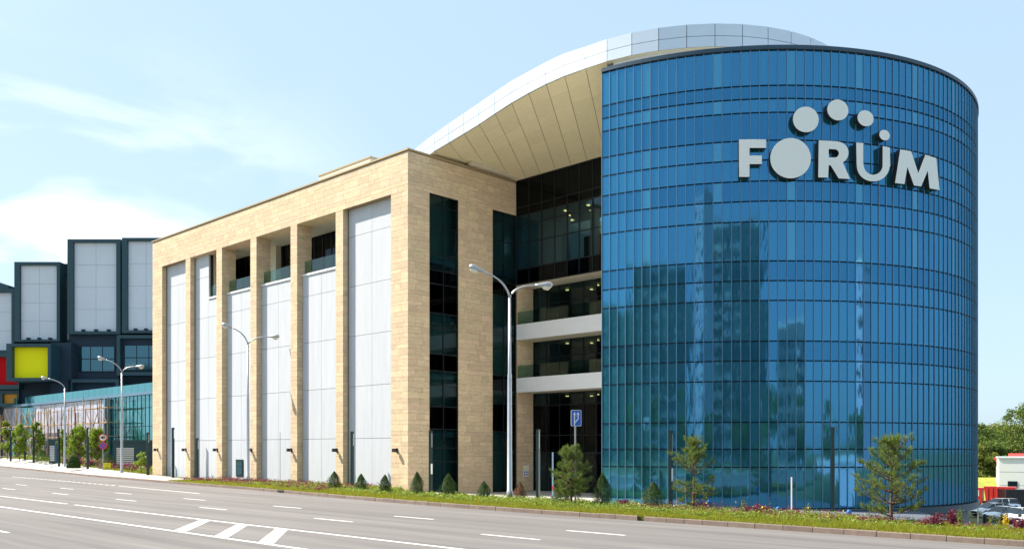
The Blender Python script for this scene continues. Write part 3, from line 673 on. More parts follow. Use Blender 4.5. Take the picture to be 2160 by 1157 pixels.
letter('letter', [pxloop([(1727, 296), (1765, 298)] + arc(1767, 322, 23, 23, -80, 62, 10) + [(1793, 377.5), (1769, 376), (1752, 348.5), (1748, 348.5), (1747, 374.5), (1726, 374)]),
                  pxloop([(1748, 314), (1748, 332)] + list(reversed(arc(1761, 323.5, 8.5, 8.7, -80, 80, 8))))])
letter('letter', [pxloop([(1806, 300.5), (1821, 302), (1821, 345)] + arc(1842, 348, 20, 20.5, 170, 10, 12) + [(1862, 308), (1877, 311), (1878, 350)] + arc(1842, 350, 34.5, 32.5, 5, 175, 18) + [(1807, 345)])])
letter('letter', [pxloop([(1899, 315), (1922, 319), (1937, 365), (1952, 326), (1975, 334), (1982, 401), (1961, 397), (1957, 360), (1943, 393), (1928, 391), (1914, 352), (1908, 388), (1888, 386)])])
for (x, y, r) in ((1700, 252, 27), (1767.5, 232, 22), (1826, 249.5, 16.8), (1866, 285, 11)): letter('disc', [disc(x, y, r)])

# ------------------------------------------------------------------ box-stack mall at the left, facing the road bend
BD = 150.0; K_ = BD / FOC
bo = thing('box_stack_building', 'dark teal building of stacked framed boxes with white, yellow and red panels', 'building', (FW[0] * BD, FW[1] * BD, EYE), AZ - pi / 2)
def bx(px, d=0): return (px - 1080) * K_ * (BD + d) / BD
def bz(py, d=0): return (HOR - py) * K_ * (BD + d) / BD
def bbox(x0, y0, x1, y1, d0, d1): return MB().box(bx(x0, d0), bx(x1, d0), d0, d1, bz(y1, d0), bz(y0, d0))
def framed(o, i, proud, mpanel, nx=0, nz=0, lamps=0, frame_m=M_teal, deep=.5):
    f = link(bpy.data.objects.new('framed_box', None), bo); mm = MB()
    (x0, y0, x1, y1), (a0, b0, a1, b1) = o, i
    mm.box(bx(x0, -proud), bx(a0, -proud), -proud, 6, bz(y1, -proud), bz(y0, -proud)); mm.box(bx(a1, -proud), bx(x1, -proud), -proud, 6, bz(y1, -proud), bz(y0, -proud)); mm.box(bx(a0, -proud), bx(a1, -proud), -proud, 6, bz(b0, -proud), bz(y0, -proud)); mm.box(bx(a0, -proud), bx(a1, -proud), -proud, 6, bz(y1, -proud), bz(b1, -proud))
    mm.obj('frame', frame_m, f)
    nx, nz = max(nx, 1), max(nz, 1)
    for p in range(nx):
        for q in range(nz):
            w = bx(a1, -proud) - bx(a0, -proud); h = bz(b0, -proud) - bz(b1, -proud)
            MB().box(bx(a0, -proud) + w * p / nx + .02, bx(a0, -proud) + w * (p + 1) / nx - .02, -proud + deep, -proud + deep + .1, bz(b1, -proud) + h * q / nz + .02, bz(b1, -proud) + h * (q + 1) / nz - .02).obj('panel', mpanel, f)
    MB().box(bx(a0, -proud), bx(a1, -proud), -proud + deep + .1, -proud + deep + .3, bz(b1, -proud), bz(b0, -proud)).obj('panel_backing', M_louv, f)
    for k in range(lamps):
        xx = bx(a0, -proud) + (bx(a1, -proud) - bx(a0, -proud)) * (k + .8) / (lamps + .4); MB().box(xx - .24, xx + .24, -proud - .2, -proud + .3, bz(b1, -proud) + .03, bz(b1, -proud) + .30).obj('floodlight', M_navy, f)
framed((30, 552, 126, 720), (41, 558.5, 119.5, 715.5), 3, M_navypanel, 2, 4, 3)
framed((142, 504, 254, 704), (154, 510.5, 245, 698), 4, M_navypanel, 2, 4, 3)
framed((257, 501, 352, 702), (268, 507.5, 343, 696), 4.5, M_navypanel, 2, 4, 3)
framed((-45, 608, 29.5, 745), (-35, 616, 24, 738), 2, M_navypanel, 2, 3, 0)
framed((131, 572, 150, 722), (136, 578, 146, 716), 1, M_navypanel, 1, 4, 0)
framed((13, 724, 107, 803), (24, 730.5, 100.5, 796), 8, M_yellow, 1, 1, 0, deep=.9)
framed((-40, 745, 40, 820), (-30, 752, 37.5, 811), 4, M_red, 1, 1, 0)
framed((-40, 822, 40, 856), (5, 830, 36, 850), 3, M_orange, 1, 1, 0)
framed((246, 706, 352, 791), (253, 713, 345, 784), 5, M_navy, 1, 1, 0, deep=1.0)
framed((143, 799, 250, 870), (152, 806, 243, 870), 5, M_navy, 1, 1, 0, deep=1.0)
bbox(126, 556, 146, 800, 0, 12).obj('wall', M_navy, bo); bbox(30, 556, 130, 800, 3.5, 12).obj('wall', M_navy, bo); bbox(-60, 612, 30, 800, 3.5, 12).obj('wall', M_navy, bo)
bbox(107, 722, 150, 880, -5, 10).obj('wall', M_navy, bo); bbox(36, 804, 150, 900, -2.5, 10).obj('wall', M_navy, bo); bbox(-60, 800, 36, 900, 1, 10).obj('wall', M_navy, bo)
bbox(148, 704, 250, 800, -3, 10).obj('wall', M_navy, bo); bbox(250, 704, 356, 900, -2, 10).obj('wall', M_navy, bo); bbox(146, 800, 250, 900, -2.8, 10).obj('wall', M_navy, bo)
bbox(146, 512, 356, 704, 1.5, 12).obj('wall', M_navy, bo)
def bwin(x0, y0, x1, y1, nx, nz, d):
    w = bbox(x0, y0, x1, y1, d, d + .1).obj('window', M_frame, bo); ww = bx(x1, d) - bx(x0, d); hh = bz(y0, d) - bz(y1, d)
    for p in range(nx):
        for q in range(nz): MB().box(bx(x0, d) + ww * p / nx + .07, bx(x0, d) + ww * (p + 1) / nx - .07, d - .05, d - .01, bz(y1, d) + hh * q / nz + .07, bz(y1, d) + hh * (q + 1) / nz - .07).obj('pane', M_wingl, w)
bwin(166, 730, 242, 783, 3, 2, -3.12); bwin(263, 727.5, 340, 780.5, 3, 2, -4.2)
MB().add([(bx(-50), -2, bz(612)), (bx(32), -2, bz(612)), (bx(32), -2, bz(606)), (bx(5), -2, bz(597)), (bx(-50), -2, bz(597)), (bx(-50), 6, bz(612)), (bx(32), 6, bz(612)), (bx(32), 6, bz(606)), (bx(5), 6, bz(597)), (bx(-50), 6, bz(597))], [(0, 1, 2, 3, 4), (1, 6, 7, 2), (2, 7, 8, 3), (3, 8, 9, 4)]).obj('roof_parapet', M_teal, bo)

# ------------------------------------------------------------------ low glass wing with scaffold
GX = 49.0; gw = thing('low_glass_wing', 'low curtain walled wing behind the garden, part pale sheeted, part teal glass', 'building')
y0 = onX(322, GX) - 6; ym = onX(228, GX); y1 = onX(0, GX) + 30
zz = [.1, 3.0, 5.4, 7.7, 9.3]
nY = int((ym - y0) / 1.12); uy = [ (ym - y0) * k / nY for k in range(nY + 1)]
glazing(gw, 'curtain_wall', (GX, y0), (0, 1), (-1, 0), uy, zz, M_tglass, mw=.06, tw=.07, depth_=.05)
MB().box(GX + .1, GX + 12, y0, y1, -.2, 9.2).obj('wing_core', M_dark, gw)
MB().box(GX - .35, GX + 12, y0, y1, 9.3, 9.68).obj('roof_edge', M_mull, gw)
k = 0; yy = y0
while yy < y1: 
    if not (onX(62, GX) < yy < onX(38, GX)): MB().box(GX - .1, GX - .06, yy, yy + 1.95, 9.7, 10.75).obj('balustrade_pane', M_bal if 0 else M_tglass, gw)
    yy += 2
yy = ym + .1; r = random.Random(5)
while yy < y1:
    MB().box(GX - .05 + r.uniform(-.02, .02), GX + .1, yy, yy + 1.46, 4.9, 9.25).obj('sheet_panel', M_sheet if not (onX(72, GX) < yy < onX(48, GX)) else M_tglass, gw)
    MB().box(GX - .02, GX + .1, yy, yy + 1.46, .1, 4.85).obj('lower_panel', r.choice([M_brick, M_brick, M_tglass, M_sheet]), gw); yy += 1.5
MB().box(GX - .6, GX + .1, ym - .5, ym + .0, .1, 9.2).obj('end_post', M_mull, gw)
# scaffold
sc = thing('scaffolding', 'rusty tube scaffold with plank decks along the pale sheeted wing', 'scaffolding')
SX0, SX1 = GX - 1.0, GX - 2.3
ya, yb_ = onX(226, SX1), onX(-10, SX1); n = 17; ys = [ya + (yb_ - ya) * k / n for k in range(n + 1)]; r = random.Random(9)
for k, yy in enumerate(ys):
    top = 9.3 if k < 4 else (8.6 if 5 < k < 13 else 7.9)
    for x in (SX0, SX1): MB().tube([(x, yy, 0.1), (x + r.uniform(-.05, .05), yy + r.uniform(-.1, .1), top + r.uniform(-.5, .3))], .06, 6).obj('upright', M_rust, sc)
levels = [4.1, 5.9, 7.8]
for k in range(n):
    for z in levels:
        if z > 7 and k > 10: continue
        MB().tube([(SX1, ys[k], z + r.uniform(-.05, .05)), (SX1, ys[k + 1], z + r.uniform(-.05, .05))], .055, 6).obj('ledger', M_rust, sc)
        if z < 7 or k < 3: MB().box(SX1 + .05, SX0 - .05, ys[k] + .03, ys[k + 1] - .03, z + .05, z + .12).obj('plank', M_plank, sc)
    for z in (0.3, 4.2, 5.9):
        if r.random() < .8: MB().tube([(SX1 - .08, ys[k + (r.random() < .3)], z + (0 if 1 else 0)), (SX1 - .08, ys[k] + (ys[k + 1] - ys[k]) * .15 if r.random() < .5 else ys[k + 1], z + r.uniform(2.0, 3.2))], .05, 6).obj('brace', M_plank if r.random() < .5 else M_rust, sc)
for k in range(0, n - 1, 2): MB().tube([(SX1 - .1, ys[k], .3), (SX1 - .1, ys[k + 1], 3.9)], .05, 6).obj('brace', M_plank, sc); MB().tube([(SX1 - .1, ys[k + 1], .3), (SX1 - .1, ys[k], 3.9)], .05, 6).obj('brace', M_steel, sc)
# kiosks
def kiosk(pxa, pxb, py, hgt, label):
    a = gpg(pxa, py); b = gpg(pxb, py); k = thing('service_kiosk', label, 'kiosk', (a[0], a[1], a[2] - .05), atan2(b[1] - a[1], b[0] - a[0])); w = sqrt((b[0] - a[0]) ** 2 + (b[1] - a[1]) ** 2)
    MB().box(0, w, .05, 1.3, 0, hgt).obj('housing', M_teal, k); MB().box(-.1, w + .1, -.05, 1.4, hgt, hgt + .25).obj('roof', M_teal, k)
    for q in range(9): MB().box(w * .08, w * .52, -.0, .1, .3 + q * (hgt - .8) / 9, .3 + (q + .75) * (hgt - .8) / 9).obj('louvre', M_louv, k)
kiosk(239, 322, 988, 2.75, 'dark teal service kiosk with pale louvres at the foot of the glass wing')
kiosk(103, 126, 975.5, 2.7, 'dark teal service kiosk with pale louvres behind the garden conifers')

# ------------------------------------------------------------------ posts, lamps, signs
def street_lamp(base, h, double, label, aL=(2.2, 1.9), yaw=0.0, sc=1.0, dirs=(1, -1)):
    t = thing('street_lamp', label, 'street lamp', (*base, .1), yaw, 'galvanised street lamps along the kerb')
    MB().tube([(0, 0, 0), (0, 0, .5), (0, 0, .52), (0, 0, h * .55), (0, 0, h * .555), (0, 0, h - 1.25)], [.15, .145, .125, .10, .082, .062], 12).obj('pole', M_steel, t, smooth=True)
    sides = dirs if double else dirs[:1]
    for i, s in enumerate(sides):
        ln = aL[i]; rise = (1.2, .05)[i] if double else 1.0; pts = [(0, 0, h - 1.27)]
        for k in range(1, 11):
            u = k / 10; pts.append((s * ln * (u ** 1.5), 0, h - 1.25 + (1 - (1 - u) ** 2.2) * .58 + rise * u * .55))
        MB().tube(pts, [.05] * 6 + [.042] * 5, 8).obj('arm', M_steel, t, smooth=True)
        e = Vector(pts[-1]); d = (Vector(pts[-1]) - Vector(pts[-2])).normalized(); up = Vector((0, 0, 1)) - d * d.z; up.normalize()
        hd = MB(); hd.tube([e - d * .05, e + d * .12, e + d * .3, e + d * .55, e + d * .72, e + d * .78], [.05, .075, .11, .16, .13, .04], 12).obj('lamp_head', M_steel, t, smooth=True)
        MB().tube([e + d * .28 - up * .06, e + d * .38 - up * .10, e + d * .55 - up * .13, e + d * .7 - up * .08], [.03, .12, .14, .05], 12).obj('lamp_bowl', M_lampglass, t, smooth=True)
    MB().box(-.16, .16, -.16, .16, -.02, .03).obj('base_flange', M_steel, t)
face_cam0 = AZ - pi / 2
# arms lie square to the road edge (world X) as seen: left arm reaches over the road
street_lamp(gp(1075, 1060.5), 10.88, True, 'tall double armed street lamp in front of the dark glass entrance recess', (1.2, 1.25), face_cam0, dirs=(-1, 1))
street_lamp(gp(523, 1021), 11.2, True, 'double armed street lamp before the white panel bays', (1.15, 1.5), face_cam0, dirs=(-1, 1))
street_lamp(gp(257, 1004), 10.75, True, 'double armed street lamp on the pavement before the teal glass wing', (1.5, 1.3), face_cam0, dirs=(-1, 1))
street_lamp(gp(136.5, 993), 10.6, False, 'single armed street lamp on the pavement by the scaffolding', (1.95,), face_cam0, dirs=(-1,))
def post(px, py, ptop, label, w=.105, lab=False):
    x, y_, g0 = gpg(px, py) if px < 330 else (*gp(px, py), .08); h = zat(ptop, x, y_) - g0; t = thing('light_post', label, 'bollard light', (x, y_, g0), radians(20), 'slim square light posts')
    MB().box(-w, w, -w * .6, w * .6, 0, h - .9).obj('shaft', M_post, t); MB().box(-w, -w * .3, -w * .6, w * .6, h - .9, h).obj('slot_frame', M_post, t); MB().box(w * .3, w * .7, -w * .5, w * .5, h - .9, h - .15).obj('diffuser', M_slot, t); MB().box(-w * .29, w, -w * .6, w * .6, h - .15, h).obj('cap', M_post, t)
    MB().box(-w * .3, w * .29, -w * .3, w * .3, h - .9, h - .15).obj('back_bar', M_post, t)
    if lab: MB().box(-w * 1.05, w * .6, -w * .75, -w * .62, 1.15, 1.7).obj('paper_notice', M_swhite, t)
for (px, py, pt_, lb, q) in [(365, 1012, 901, 'slim dark light post before the far left white bay', 0), (416, 1012, 923, 'shorter slim light post with pale head before the second white bay', 0), (491, 1014, 913, 'slim dark light post before the third white bay', 0),
    (594, 1020, 911, 'slim dark light post before the fourth white bay', 0), (743, 1031, 909, 'slim dark light post before the widest white bay', 0), (908.5, 1047, 907, 'slim light post with paper notice before the tall dark window strip', 1),
    (1135, 1061.5, 905, 'slim dark green light post at the entrance plaza edge', 0), (1415, 1076, 907, 'dark light post behind the sparse young pine', 1), (1757, 1083, 900, 'thick dark light post standing alone against the blue tower', 0),
    (3.5, 966, 904, 'slim light post at the far left end of the garden', 0), (22.5, 972, 905, 'slim light post beside the garden bench', 0), (52.5, 968.5, 905, 'slim light post behind the pink flower bed', 0), (71, 976, 905, 'slim light post left of the dark cone conifer', 0),
    (124.5, 983, 904, 'slim light post left of the single armed street lamp', 0), (185, 988.5, 901, 'slim light post between the round topiary and the speed sign', 0), (312, 1001, 911, 'slim light post at the corner of the stone building', 0)]:
    post(px, py, pt_, lb, lab=bool(q))
def ring_sign(t, z, r, face, rim):
    n = 28; c = [(r * cos(2 * pi * k / n), -.05, z + r * sin(2 * pi * k / n)) for k in range(n)]; b = [(p[0], -.02, p[2]) for p in c]
    p_ = MB().add(c + b, [tuple(range(n))] + [(k, k + n, (k + 1) % n + n, (k + 1) % n) for k in range(n)] + [tuple(range(2 * n - 1, n - 1, -1))]).obj('sign_disc', rim, t)
    c2 = [(r * .80 * cos(2 * pi * k / n), -.056, z + r * .80 * sin(2 * pi * k / n)) for k in range(n)]; MB().add(c2, [tuple(range(n))]).obj('disc_face', face, t); return p_
def text(body, size, parent, loc, m, ext=.004):
    cu = bpy.data.curves.new('t', 'FONT'); cu.body = body; cu.size = size; cu.align_x = 'CENTER'; cu.align_y = 'CENTER'; cu.extrude = ext; cu.offset = size * .045
    ob = bpy.data.objects.new('t', cu); C.objects.link(ob); dg = bpy.context.evaluated_depsgraph_get(); me = bpy.data.meshes.new_from_object(ob.evaluated_get(dg)); bpy.data.objects.remove(ob)
    me.materials.clear(); me.materials.append(m); o = link(bpy.data.objects.new('lettering', me), parent); o.location = loc; o.rotation_euler = (pi / 2, 0, 0); return o
face_cam = AZ - pi / 2
b = gp(217, 1000); t = thing('speed_sign', 'round 40 speed limit and blue no stopping discs on one grey pole', 'road sign', (*b, .1), radians(-22))
MB().tube([(0, 0, 0), (0, 0, 3.95)], .045, 8).obj('pole', M_steel, t); dd = depth(*b) / FOC
zc = EYE - .1 + (HOR - 922) * dd; ring_sign(t, zc, .37, M_swhite, M_sred); text('40', .42, t, (0, -.062, zc - .005), M_sblack)
z2 = EYE - .1 + (HOR - 939) * dd; ring_sign(t, z2, .37, M_sblue, M_sred)
for s in (1, -1): MB().obox((0, -.06, z2), (.707, 0, .707 * s), (0, 1, 0), (-.707 * s, 0, .707), .30, .003, .035).obj('cross_bar', M_sred, t)
b = gp(225, 999.5); t = thing('notice_board', 'small yellow notice board on legs at the pavement edge', 'sign', (*b, .1), radians(-20))
MB().box(-.38, .38, -.02, .02, .12, 1.05).obj('board', M_syel, t)
for k in range(5): MB().box(-.28 + (k % 2) * .04, .28 - (k * 7 % 3) * .06, -.026, -.022, .9 - k * .15, .94 - k * .15).obj('print_line', M_orange, t)
for s in (-.33, .33): MB().box(s - .02, s + .02, -.02, .02, 0, .12).obj('leg', M_steel, t)
b = gp(212, 998); t = thing('small_poster', 'small pink poster leaning beside the yellow notice board', 'sign', (*b, .1), radians(-20)); MB().box(-.2, .2, -.02, .02, 0, .75).obj('board', mat('pink_print', (.55, .25, .3), .6, noise=.3, nscale=8), t)
# lane-merge sign: white arrows on blue
b = gp(1215, 1073); dd = depth(*b) / FOC; t = thing('lane_sign', 'blue square lane merge sign with two white arrows on a tall pole', 'road sign', (*b, .08), radians(-50))
t.rotation_euler[2] = face_cam + radians(4)
MB().tube([(-.03, 0, 0), (-.03, 0, 4.0)], .036, 10).obj('pole', M_steel, t)
zc = EYE - .08 + (HOR - 881) * dd; w, h = 11 * dd, 17 * dd
def rrect(w, h, r, y_, d=.02):
    pts = []
    for (cx, cz, a0) in ((w - r, h - r, 0), (-w + r, h - r, 90), (-w + r, -h + r, 180), (w - r, -h + r, 270)): pts += [(cx + r * cos(radians(a0 + k * 18)), cz + r * sin(radians(a0 + k * 18))) for k in range(6)]
    n = len(pts); return MB().add([(p[0], y_, zc + p[1]) for p in pts] + [(p[0], y_ + d, zc + p[1]) for p in pts], [tuple(range(n - 1, -1, -1)), tuple(range(n, 2 * n))] + [(k, (k + 1) % n, (k + 1) % n + n, k + n) for k in range(n)])
rrect(w, h, .05, -.06).obj('sign_plate', M_swhite, t); rrect(w - .018, h - .018, .045, -.064, .003).obj('plate_face', M_sblue, t)
def bar2(p, q, wd, name='arrow_bar'):
    a = Vector((p[0], -.068, zc + p[1])); c = Vector((q[0], -.068, zc + q[1])); d = (c - a).normalized(); nn = Vector((-d.z, 0, d.x))
    MB().obox((a + c) / 2, d, Vector((0, 1, 0)), nn, (c - a).length / 2, .002, wd).obj(name, M_swhite, t)
bar2((-.075, -.30), (-.075, .16), .022); bar2((-.06, -.20), (.085, -.03), .02); bar2((.085, -.04), (.085, .16), .02)
for x in (-.075, .085): MB().add([(x - .055, -.069, zc + .14), (x + .055, -.069, zc + .14), (x, -.069, zc + .27)], [(0, 1, 2)]).obj('arrow_head', M_swhite, t)
for k in range(3): bar2((.004, .2 - k * .07), (.004, .235 - k * .07), .007)
# entrance info plate on stone pier
t = thing('info_plate', 'small white plate with yellow and blue pictograms on the stone pier by the entrance', 'sign', (45.45, SY - .012, 1.05)); px0 = onX
MB().box(-.27, .27, -.02, 0, -.38, .38).obj('plate', M_swhite, t)
for k in range(3):
    x = -.17 + k * .17; MB().add([(x - .07, -.024, .12), (x + .07, -.024, .12), (x, -.024, .25)], [(0, 1, 2)]).obj('warning_triangle', M_syel, t)
    for q in range(2): MB().add([(x + .06 * cos(2 * pi * j / 12), -.024, -.08 - q * .17 + .06 * sin(2 * pi * j / 12)) for j in range(12)], [tuple(range(12))]).obj('blue_roundel', M_sblue, t)
# marker pole, white post, hydrants
b = gp(1670, 1087); x_, y_ = b; tag(MB().tube([(0, 0, 0), (0, 0, zat(1005, x_, y_))], .03, 8).obj('marker_pole', M_swhite, None, loc=(x_, y_, 0)), 'thin white marker pole in the verge before the tower', 'pole')
b = gp(1166, 1058); x_, y_ = b; tt = thing('flag_marker', 'thin pale pole with red band left of the bushy pine', 'pole', (x_, y_, 0)); hh = zat(953, x_, y_)
MB().tube([(0, 0, 0), (0, 0, hh)], .035, 8).obj('pole', mat('pale_blue_pole', (.25, .35, .5), .4), tt); MB().tube([(0, 0, .62), (0, 0, .78)], .04, 8).obj('red_band', M_sred, tt)
b = gp(2063, 1118); tag(MB().tube([(0, 0, -2), (0, 0, zat(1070, *b))], .02, 6).obj('marker_pole', M_steel, None, loc=(*b, 0)), 'thin grey pole at the right edge of the tower', 'pole')
b = gp(118, 992); tag(MB().tube([(0, 0, 0), (0, 0, 3.4)], .025, 6).obj('marker_pole', M_mull, None, loc=(*b, .1)), 'thin grey pole on the pavement left of the single armed lamp', 'pole')
for (px, py, tp__, lb) in ((1360, 1080, 1060, 'short blue post left of the dark conifer before the tower'), (1641.5, 1093, 1074, 'short blue post between red shrubs before the tower'), (1791, 1101, 1081, 'short blue post left of the large pine'), (1496, 1084, 1060, 'short blue post right of the sparse pine')):
    x_, y_ = gp(px, py); h = zat(tp__, x_, y_) + .12; t = thing('blue_bollard', lb, 'bollard', (x_, y_, 0), 0, 'short blue posts in the verge')
    MB().tube([(0, 0, 0), (0, 0, h - .2)], .065, 12).obj('stem', M_bluep, t, smooth=True); MB().tube([(0, 0, h - .2), (0, 0, h - .17), (0, 0, h - .05), (0, 0, h)], [.065, .09, .085, .04], 12).obj('cap', M_bluep, t, smooth=True)
b = gpg(13, 967.5); t = thing('garden_bench', 'low pale bench slab in the garden at far left', 'bench', b, radians(-25)); MB().box(-1.0, 1.0, -.25, .25, .34, .44).obj('seat', M_pave, t)
for s in (-.8, .8): MB().box(s - .1, s + .1, -.2, .2, 0, .34).obj('leg', M_pave, t)

# ------------------------------------------------------------------ vegetation
def thuja(px, py, ptop, wpx, label, m=None, two=False):
    x, y_, g0 = gpg(px, py) if px < 330 else (*gp(px, py), .1); h = zat(ptop, x, y_) - g0; R = 1.3 * wpx / FOC * depth(x, y_) / 2; t = thing('thuja', label, 'conifer', (x, y_, g0), random.uniform(0, 6), 'small clipped conifers in the verge')
    MB().tube([(0, 0, 0), (0, 0, h * .8)], [.03, .008], 6).obj('trunk', M_bark, t)
    n = int(9000 * (h / 1.3)); u = rng.random(n) ** .8; th = rng.random(n) * 2 * pi; ph = rng.random() * 6
    prof = R * np.minimum(1, ((1 - u) * 1.9)) ** .8 * (.55 + .45 * np.minimum(1, u * 6 + .35)) * (1 + .16 * np.sin(3 * th + ph + u * 9) + .12 * np.sin(7 * th + u * 17))
    rad = prof * np.sqrt(rng.uniform(.35, 1.2, n)); c = np.stack([rad * np.cos(th), rad * np.sin(th), u * h + .03], 1)
    nr = np.stack([np.cos(th), np.sin(th), .5 + 0 * th], 1); v, f = leaves(c, .021, nr, .5); link(bpy.data.objects.new('foliage', npmesh('foliage', v, f, m or M_thuja)), t); return t
thuja(705, 1036, 994, 20, 'small cone conifer left of the last stone pier, red shrub at its foot'); thuja(762, 1042, 999, 18, 'small conifer right of the last slim post before the widest bay')
thuja(812, 1046, 1001, 18, 'ragged small conifer in front of the right half of the widest white bay'); thuja(880, 1050, 995, 20, 'columnar small conifer just right of the stone corner')
thuja(946, 1053, 998, 23, 'twin tipped small conifer before the tall window strip'); thuja(1021, 1057, 1015, 20, 'short cone conifer left of the tall street lamp')
thuja(1271, 1075, 998, 28, 'dark slender conifer at the left edge of the tower'); thuja(1378, 1082, 1017, 33, 'dark cone conifer between shrubs before the tower')
thuja(1097, 1061, 1018, 18, 'half dead brown conifer right of the tall street lamp', M_brown)
thuja(1183, 1070, 1035, 32, 'low dark rounded conifer under the bushy pine')
thuja(88, 978, 948, 21, 'dark cone conifer in the left garden between the pink bed and kiosk'); thuja(227, 986, 956, 28, 'dark pointed conifer behind the yellow notice board'); thuja(8, 962, 943, 18, 'dark conifer at the far left garden end')
def topiary(px, py, ptop, wpx, label):
    x, y_, g0 = gpg(px, py); h = zat(ptop, x, y_) - g0; R = wpx / FOC * depth(x, y_) / 2; t = thing('topiary_bush', label, 'bush', (x, y_, g0)); n = 6000
    d = rng.normal(size=(n, 3)); d /= np.linalg.norm(d, axis=1)[:, None]; d[:, 2] = np.abs(d[:, 2]) * 1.0; r = rng.uniform(.85, 1.02, n)[:, None]; c = d * r * np.array([R, R, h * .97]); v, f = leaves(c, .06, d); link(bpy.data.objects.new('foliage', npmesh('foliage', v, f, M_thuja)), t); MB().tube([(0, 0, 0), (0, 0, .6)], .05, 6).obj('trunk', M_bark, t)
topiary(155, 986, 959, 27, 'dark clipped dome shrub right of the single armed street lamp')
def needle_tufts(P, D, ln, nper, w=.006):
    n = len(P); c = np.repeat(P, nper, 0); d0 = np.repeat(D, nper, 0); d = d0 * 1.0 + rng.normal(size=(n * nper, 3)) * .62; d /= np.linalg.norm(d, axis=1)[:, None]
    st = c + d0 * rng.uniform(-.5, .5, (n * nper, 1)) * ln; L_ = ln * rng.uniform(.7, 1.25, (n * nper, 1)); a = np.cross(d, rng.normal(size=d.shape)); a /= np.linalg.norm(a, axis=1)[:, None]
    v = np.stack([st - a * w, st + a * w, st + d * L_ + a * w * .3, st + d * L_ - a * w * .3], 1).reshape(-1, 3); return v, np.arange(4 * n * nper).reshape(-1, 4)
def pine(px, py, ptop, label, tiers, seed, dens=1.0):
    x, y_ = gp(px, py); h = zat(ptop, x, y_); t = thing('young_pine', label, 'pine tree', (x, y_, .1), 0, 'young pines in the verge'); r = random.Random(seed)
    k = []; nseg = 8; bend = [(r.uniform(-.03, .03) * i, r.uniform(-.03, .03) * i) for i in range(nseg + 1)]
    tr = [(bend[i][0] * .3, bend[i][1] * .3, h * .93 * i / nseg) for i in range(nseg + 1)]
    MB().tube(tr, [.06 - .046 * i / nseg for i in range(nseg + 1)], 8).obj('trunk', M_bark, t, smooth=True)
    P, D = [], []; br = MB()
    for (f, ln, cnt, up) in tiers:
        for q in range(cnt):
            a = 2 * pi * q / cnt + r.uniform(-.35, .35) + f * 5; L_ = ln * r.uniform(.75, 1.15); z0 = h * f + r.uniform(-.06, .06); pts = []; el = up + r.uniform(-.1, .12)
            for s in range(6):
                u = s / 5; pts.append(Vector((cos(a) * L_ * u, sin(a) * L_ * u, z0 + L_ * (el * u + .28 * u * u))))
            br.tube(pts, [.022 - .0035 * s for s in range(6)], 5)
            for s in range(2, 6):
                nt = int((1 + s) * dens * .85)
                for _ in range(nt):
                    base = pts[s] + (pts[s - 1] - pts[s]) * r.random(); d = (pts[s] - pts[s - 1]).normalized(); side = Vector((r.gauss(0, 1), r.gauss(0, 1), r.gauss(.35, .6))).normalized()
                    d2 = (d * .8 + side * .6 + Vector((0, 0, .35))).normalized(); e = base + side * r.uniform(.03, .2) * (1.2 if s < 5 else .6)
                    br.tube([base, e], [.008, .005], 4, cap=False); P.append(e); D.append(d2)
    for _ in range(int(12 * dens)): P.append(Vector(tr[-1]) + Vector((r.gauss(0, .05), r.gauss(0, .05), r.uniform(-.25, .1)))); D.append(Vector((r.gauss(0, .3), r.gauss(0, .3), 1)).normalized())
    br.obj('branches', M_bark, t); v, f = needle_tufts(np.array(P), np.array(D), .115, 30, .0055); link(bpy.data.objects.new('needles', npmesh('needles', v, f, M_pine)), t)
pine(1205, 1073, 950, 'bushy young pine behind the blue lane sign pole', [(.2, .75, 8, .1), (.32, .85, 8, .15), (.45, .8, 8, .2), (.6, .7, 7, .35), (.75, .5, 6, .6), (.87, .3, 5, .9)], 3, 1.15)
pine(1463, 1084, 932, 'sparse young pine with bare trunk gap before the tower', [(.12, .8, 3, .1), (.25, 1.05, 5, -.02), (.33, .8, 3, .15), (.52, .95, 5, .55), (.64, .6, 5, .6), (.74, .45, 6, .8), (.86, .28, 5, 1.0)], 8, .95)
pine(1880, 1113, 928, 'largest young pine, broad and dense, before the right part of the tower', [(.12, .9, 5, .1), (.24, 1.25, 7, .2), (.36, 1.1, 7, .25), (.52, .95, 7, .4), (.66, .7, 6, .55), (.78, .5, 5, .8), (.88, .25, 4, 1.0)], 21, 1.1)
def broadleaf(x, y_, z, h, R, trunk_h, label, m, nleaf, leaf, clumps, name='garden_tree', cat='tree', group='young trees in the left garden', seed=0, shape=1.0):
    t = thing(name, label, cat, (x, y_, z), 0, group); r = random.Random(seed)
    MB().tube([(0, 0, 0), (.02, .01, trunk_h), (0, .03, h * .75)], [max(.03, h * .012), max(.025, h * .010), .015], 7).obj('trunk', M_bark, t, smooth=True); cs = []; br = MB()
    for k in range(clumps):
        u = r.random(); a = r.random() * 2 * pi; zc = trunk_h + (h - trunk_h) * (u * .92 + .04); rr_ = R * (1 - abs(u * 2 - .85) ** 2 * .5) * r.uniform(.3, 1.2); c = (cos(a) * rr_, sin(a) * rr_, zc); cs.append((c, R * r.uniform(.14, .42)))
        br.tube([(0, 0, max(trunk_h * .8, zc - R * .8)), c], [h * .006, .01], 5, cap=False)
    br.obj('limbs', M_bark, t); per = nleaf // clumps; out = []
    for (c, q) in cs:
        d = rng.normal(size=(per, 3)); d /= np.linalg.norm(d, axis=1)[:, None]; out.append(np.array(c) + d * q * (rng.random((per, 1)) ** .4) * np.array([1, 1, .8 * shape]))
    v, f = leaves(np.concatenate(out), leaf, None, .6); link(bpy.data.objects.new('crown', npmesh('crown', v, f, m)), t); return t
